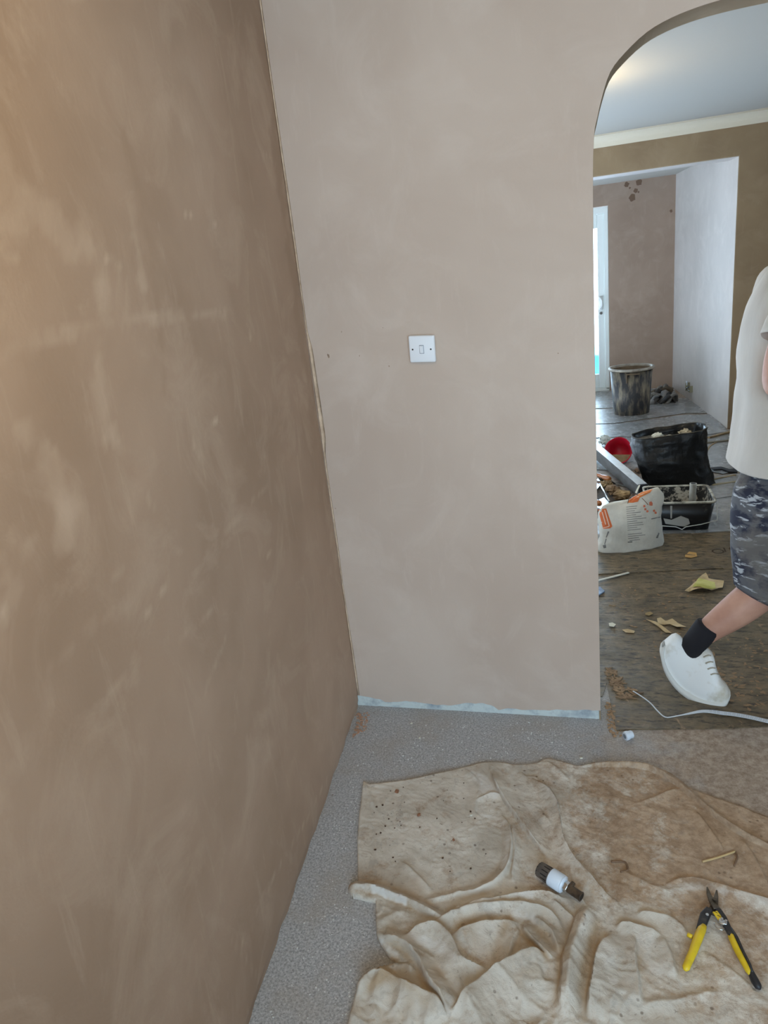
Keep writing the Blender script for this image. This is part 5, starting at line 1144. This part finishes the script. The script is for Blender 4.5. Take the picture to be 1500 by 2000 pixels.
def oval(c_, rx, ry, n=48, tx=0.0, wr=0.0, seed=0, sq=2.0):
    out = []
    for k in range(n):
        a = 2*PI*k/n; ct, st = math.cos(a), math.sin(a); x_ = math.copysign(abs(ct)**(2/sq), ct); y_ = math.copysign(abs(st)**(2/sq), st)
        w_ = wr*(mnoise.noise(Vector((ct*2.2, st*2.2, seed + c_[2]*1.6)))*1.0 + .5*mnoise.noise(Vector((ct*5, st*5, seed + c_[2]*3.5)))); p_ = Vector((c_[0] + (rx+w_)*x_, c_[1] + (ry+w_)*y_, c_[2])); p_.z += tx*(p_.x - c_[0]); out.append(p_)
    return out
# T-shirt
sr = [oval((.650,PY,.822), .166,.232, wr=.006, tx=-.02), oval((.650,PY,.84), .168,.232, wr=.008, tx=-.02), oval((.645,PY,.92), .152,.215, wr=.012), oval((.638,PY,1.02), .138,.180, wr=.014), oval((.636,PY,1.12), .137,.158, wr=.013), oval((.640,PY,1.22), .138,.162, wr=.010), oval((.650,PY,1.32), .138,.180, wr=.006), oval((.665,PY,1.40), .130,.200, wr=.003), oval((.680,PY,1.46), .110,.165), oval((.69,PY,1.50), .085,.11), oval((.695,PY,1.525), .068,.075), oval((.697,PY,1.535), .064,.070)]
sr = resample(sr, 4); crease(sr[:-10], .009, 5, 4)
o = B().loft(sr, False, False).build('shirt', M_shirt, per, True); m_ = o.modifiers.new('solid', 'SOLIDIFY'); m_.thickness = .004
for s_, xe, ze in ((-1, .592, 1.272), (1, .715, 1.28)):
    a = Vector((.672, PY+s_*.07, 1.462)); b_ = Vector((xe, PY+s_*.225, ze)); mid = Vector((.652, PY+s_*.175, 1.405))
    path = smooth_path([a, mid, b_], 6); rr_ = []
    for i, p_ in enumerate(path):
        t = (path[min(i+1, len(path)-1)] - path[max(i-1, 0)]).normalized(); e_1 = Vector((1, 0, 0)); e_1 = (e_1 - t*e_1.dot(t)).normalized(); e_2 = t.cross(e_1); u = i/(len(path)-1); r_ = .060 + .030*math.sin(min(1, u*1.4)*PI/2) - .008*u
        rr_.append([p_ + (e_1*math.cos(2*PI*k/24)*r_ + e_2*math.sin(2*PI*k/24)*r_*.88)*(1+.07*mnoise.noise(Vector((math.cos(2*PI*k/24)*2, math.sin(2*PI*k/24)*2, u*5)))) for k in range(24)])
    o = B().loft(rr_, False, False).build('sleeve', M_shirt, per, True); m_ = o.modifiers.new('solid', 'SOLIDIFY'); m_.thickness = .004
# shorts: waist and two baggy legs
o = B().loft(resample([oval((.65,PY,1.0), .128,.16), oval((.65,PY,.93), .132,.155, wr=.002), oval((.65,PY,.86), .130,.155, wr=.002), oval((.66,PY,.80), .12,.15)], 3), True, True).build('shorts', M_short, per, True)
def leg_short(cs, name, s_):
    rr_ = [oval(c_[:3], c_[3], c_[4], wr=.009, tx=c_[5], seed=s_*3, n=40) for c_ in cs]
    rr_ = resample(rr_, 5); crease(rr_, .008, 6, s_*2)
    o = B().loft(rr_, False, False).build(name, M_short, per, True); m_ = o.modifiers.new('solid', 'SOLIDIFY'); m_.thickness = .005
leg_short([(.645,PY-.070,.86,.115,.085,0), (.635,PY-.085,.80,.130,.105,0), (.625,PY-.105,.76,.142,.115,0), (.622,PY-.115,.70,.142,.115,-.05), (.628,PY-.125,.58,.148,.11,-.15), (.640,PY-.13,.47,.156,.108,-.3), (.650,PY-.13,.35,.162,.105,-.42)], 'shorts_leg', 1)
leg_short([(.68,PY+.085,.90,.12,.11,0), (.74,PY+.095,.75,.115,.11,0), (.80,PY+.10,.62,.115,.11,0), (.86,PY+.10,.48,.115,.11,0), (.89,PY+.10,.40,.115,.11,0)], 'shorts_leg', 2)
# socks and trainers
FYy = PY - .178
def pxy(q, Y=FYy): return on_y(*q, Y)
a = pxy((1388,1218)); b_ = pxy((1352,1262)); axs = (b_-a)
sk0 = a.lerp(b_, .10); o = B().tube([sk0, sk0.lerp(b_, .1), sk0.lerp(b_, .5), b_, b_ + Vector((.006, 0, -.03))], [.043, .046, .045, .043, .034], 22).build('sock', M_sock, per, True)
def shoe(pairs, wy, yc, name, twist=0):
    rr_ = []; n = 26
    for k, (u_, l_) in enumerate(pairs):
        c_ = (u_+l_)/2; h_ = (u_-l_)/2; ring_ = []
        for i in range(n):
            th = 2*PI*i/n; ct, st = math.cos(th), math.sin(th); yy_ = math.copysign(abs(ct)**.8, ct); zz_ = st if st > 0 else -abs(st)**.55
            ring_.append(c_ + h_*zz_ + Vector((0, wy[k]*yy_, 0)))
        rr_.append(ring_)
    o = B().loft(resample(rr_, 3)).build(name, M_shoe, per, True)
    sp_ = [l_.lerp(u_, .02) for u_, l_ in pairs]; so = []
    for k, (u_, l_) in enumerate(pairs):
        h_ = (u_-l_).normalized(); c_ = l_ + h_*.004; w_ = wy[k]+.004
        so.append([c_ + Vector((0, w_, 0)) + h_*.014, c_ + Vector((0, w_, 0)) - h_*.004, c_ - Vector((0, w_, 0)) - h_*.004, c_ - Vector((0, w_, 0)) + h_*.014])
    B().loft(resample(so, 3)).build('sole', M_sole, per, True)
prs = [((1305,1248),(1292,1262)), ((1322,1238),(1290,1282)), ((1344,1256),(1299,1309)), ((1374,1262),(1318,1335)), ((1392,1276),(1340,1351)), ((1399,1304),(1368,1363)), ((1410,1327),(1397,1368)), ((1420,1338),(1413,1368)), ((1426,1348),(1423,1361))]
YS = [2.505, 2.503, 2.50, 2.49, 2.475, 2.455, 2.440, 2.434, 2.432]
prs = [(pxy(u_, Y_+.01), pxy(l_, Y_)) for (u_, l_), Y_ in zip(prs, YS)]
mz = min(l_.z for _, l_ in prs)
print('shoe min z', mz)
shoe(prs, [.018, .031, .035, .038, .044, .047, .044, .036, .016], FYy, 'trainer')
M_lace = mat('lace', srgb(176, 166, 148), .7)
tbv = bvh_of([o_ for o_ in bpy.data.objects if o_.name.startswith('trainer')][0])
for k, (q0, q1) in enumerate((((1374,1284),(1394,1282)), ((1378,1296),(1398,1295)), ((1382,1307),(1402,1307)), ((1388,1318),(1408,1319)))):
    pl_ = []
    for j_ in range(5):
        f_ = j_/4; dd_ = Vector(ray(q0[0]+(q1[0]-q0[0])*f_, q0[1]+(q1[1]-q0[1])*f_ - 3*math.sin(PI*f_))); h = tbv.ray_cast(Vector(O3), dd_)
        if h[0]: pl_.append(h[0] - dd_*.002)
    if len(pl_) > 2: B().tube(pl_, .0026, 6).build('lace', M_lace, per, True)
lf = [(Vector((.895,PY+.10,.075)), Vector((.89,PY+.10,.03))), (Vector((.91,PY+.10,.11)), Vector((.90,PY+.10,.008))), (Vector((.95,PY+.10,.12)), Vector((.95,PY+.10,.006))), (Vector((1.0,PY+.10,.115)), Vector((1.0,PY+.10,.006))), (Vector((1.06,PY+.10,.08)), Vector((1.06,PY+.10,.006))), (Vector((1.12,PY+.10,.055)), Vector((1.12,PY+.10,.007))), (Vector((1.16,PY+.10,.035)), Vector((1.16,PY+.10,.012)))]
shoe(lf, [.018, .031, .035, .038, .044, .047, .03], PY+.1, 'trainer')
B().tube([(.93,PY+.10,.20), (.95,PY+.10,.14), (.965,PY+.10,.09)], [.042, .042, .042], 18).build('sock', M_sock, per, True)
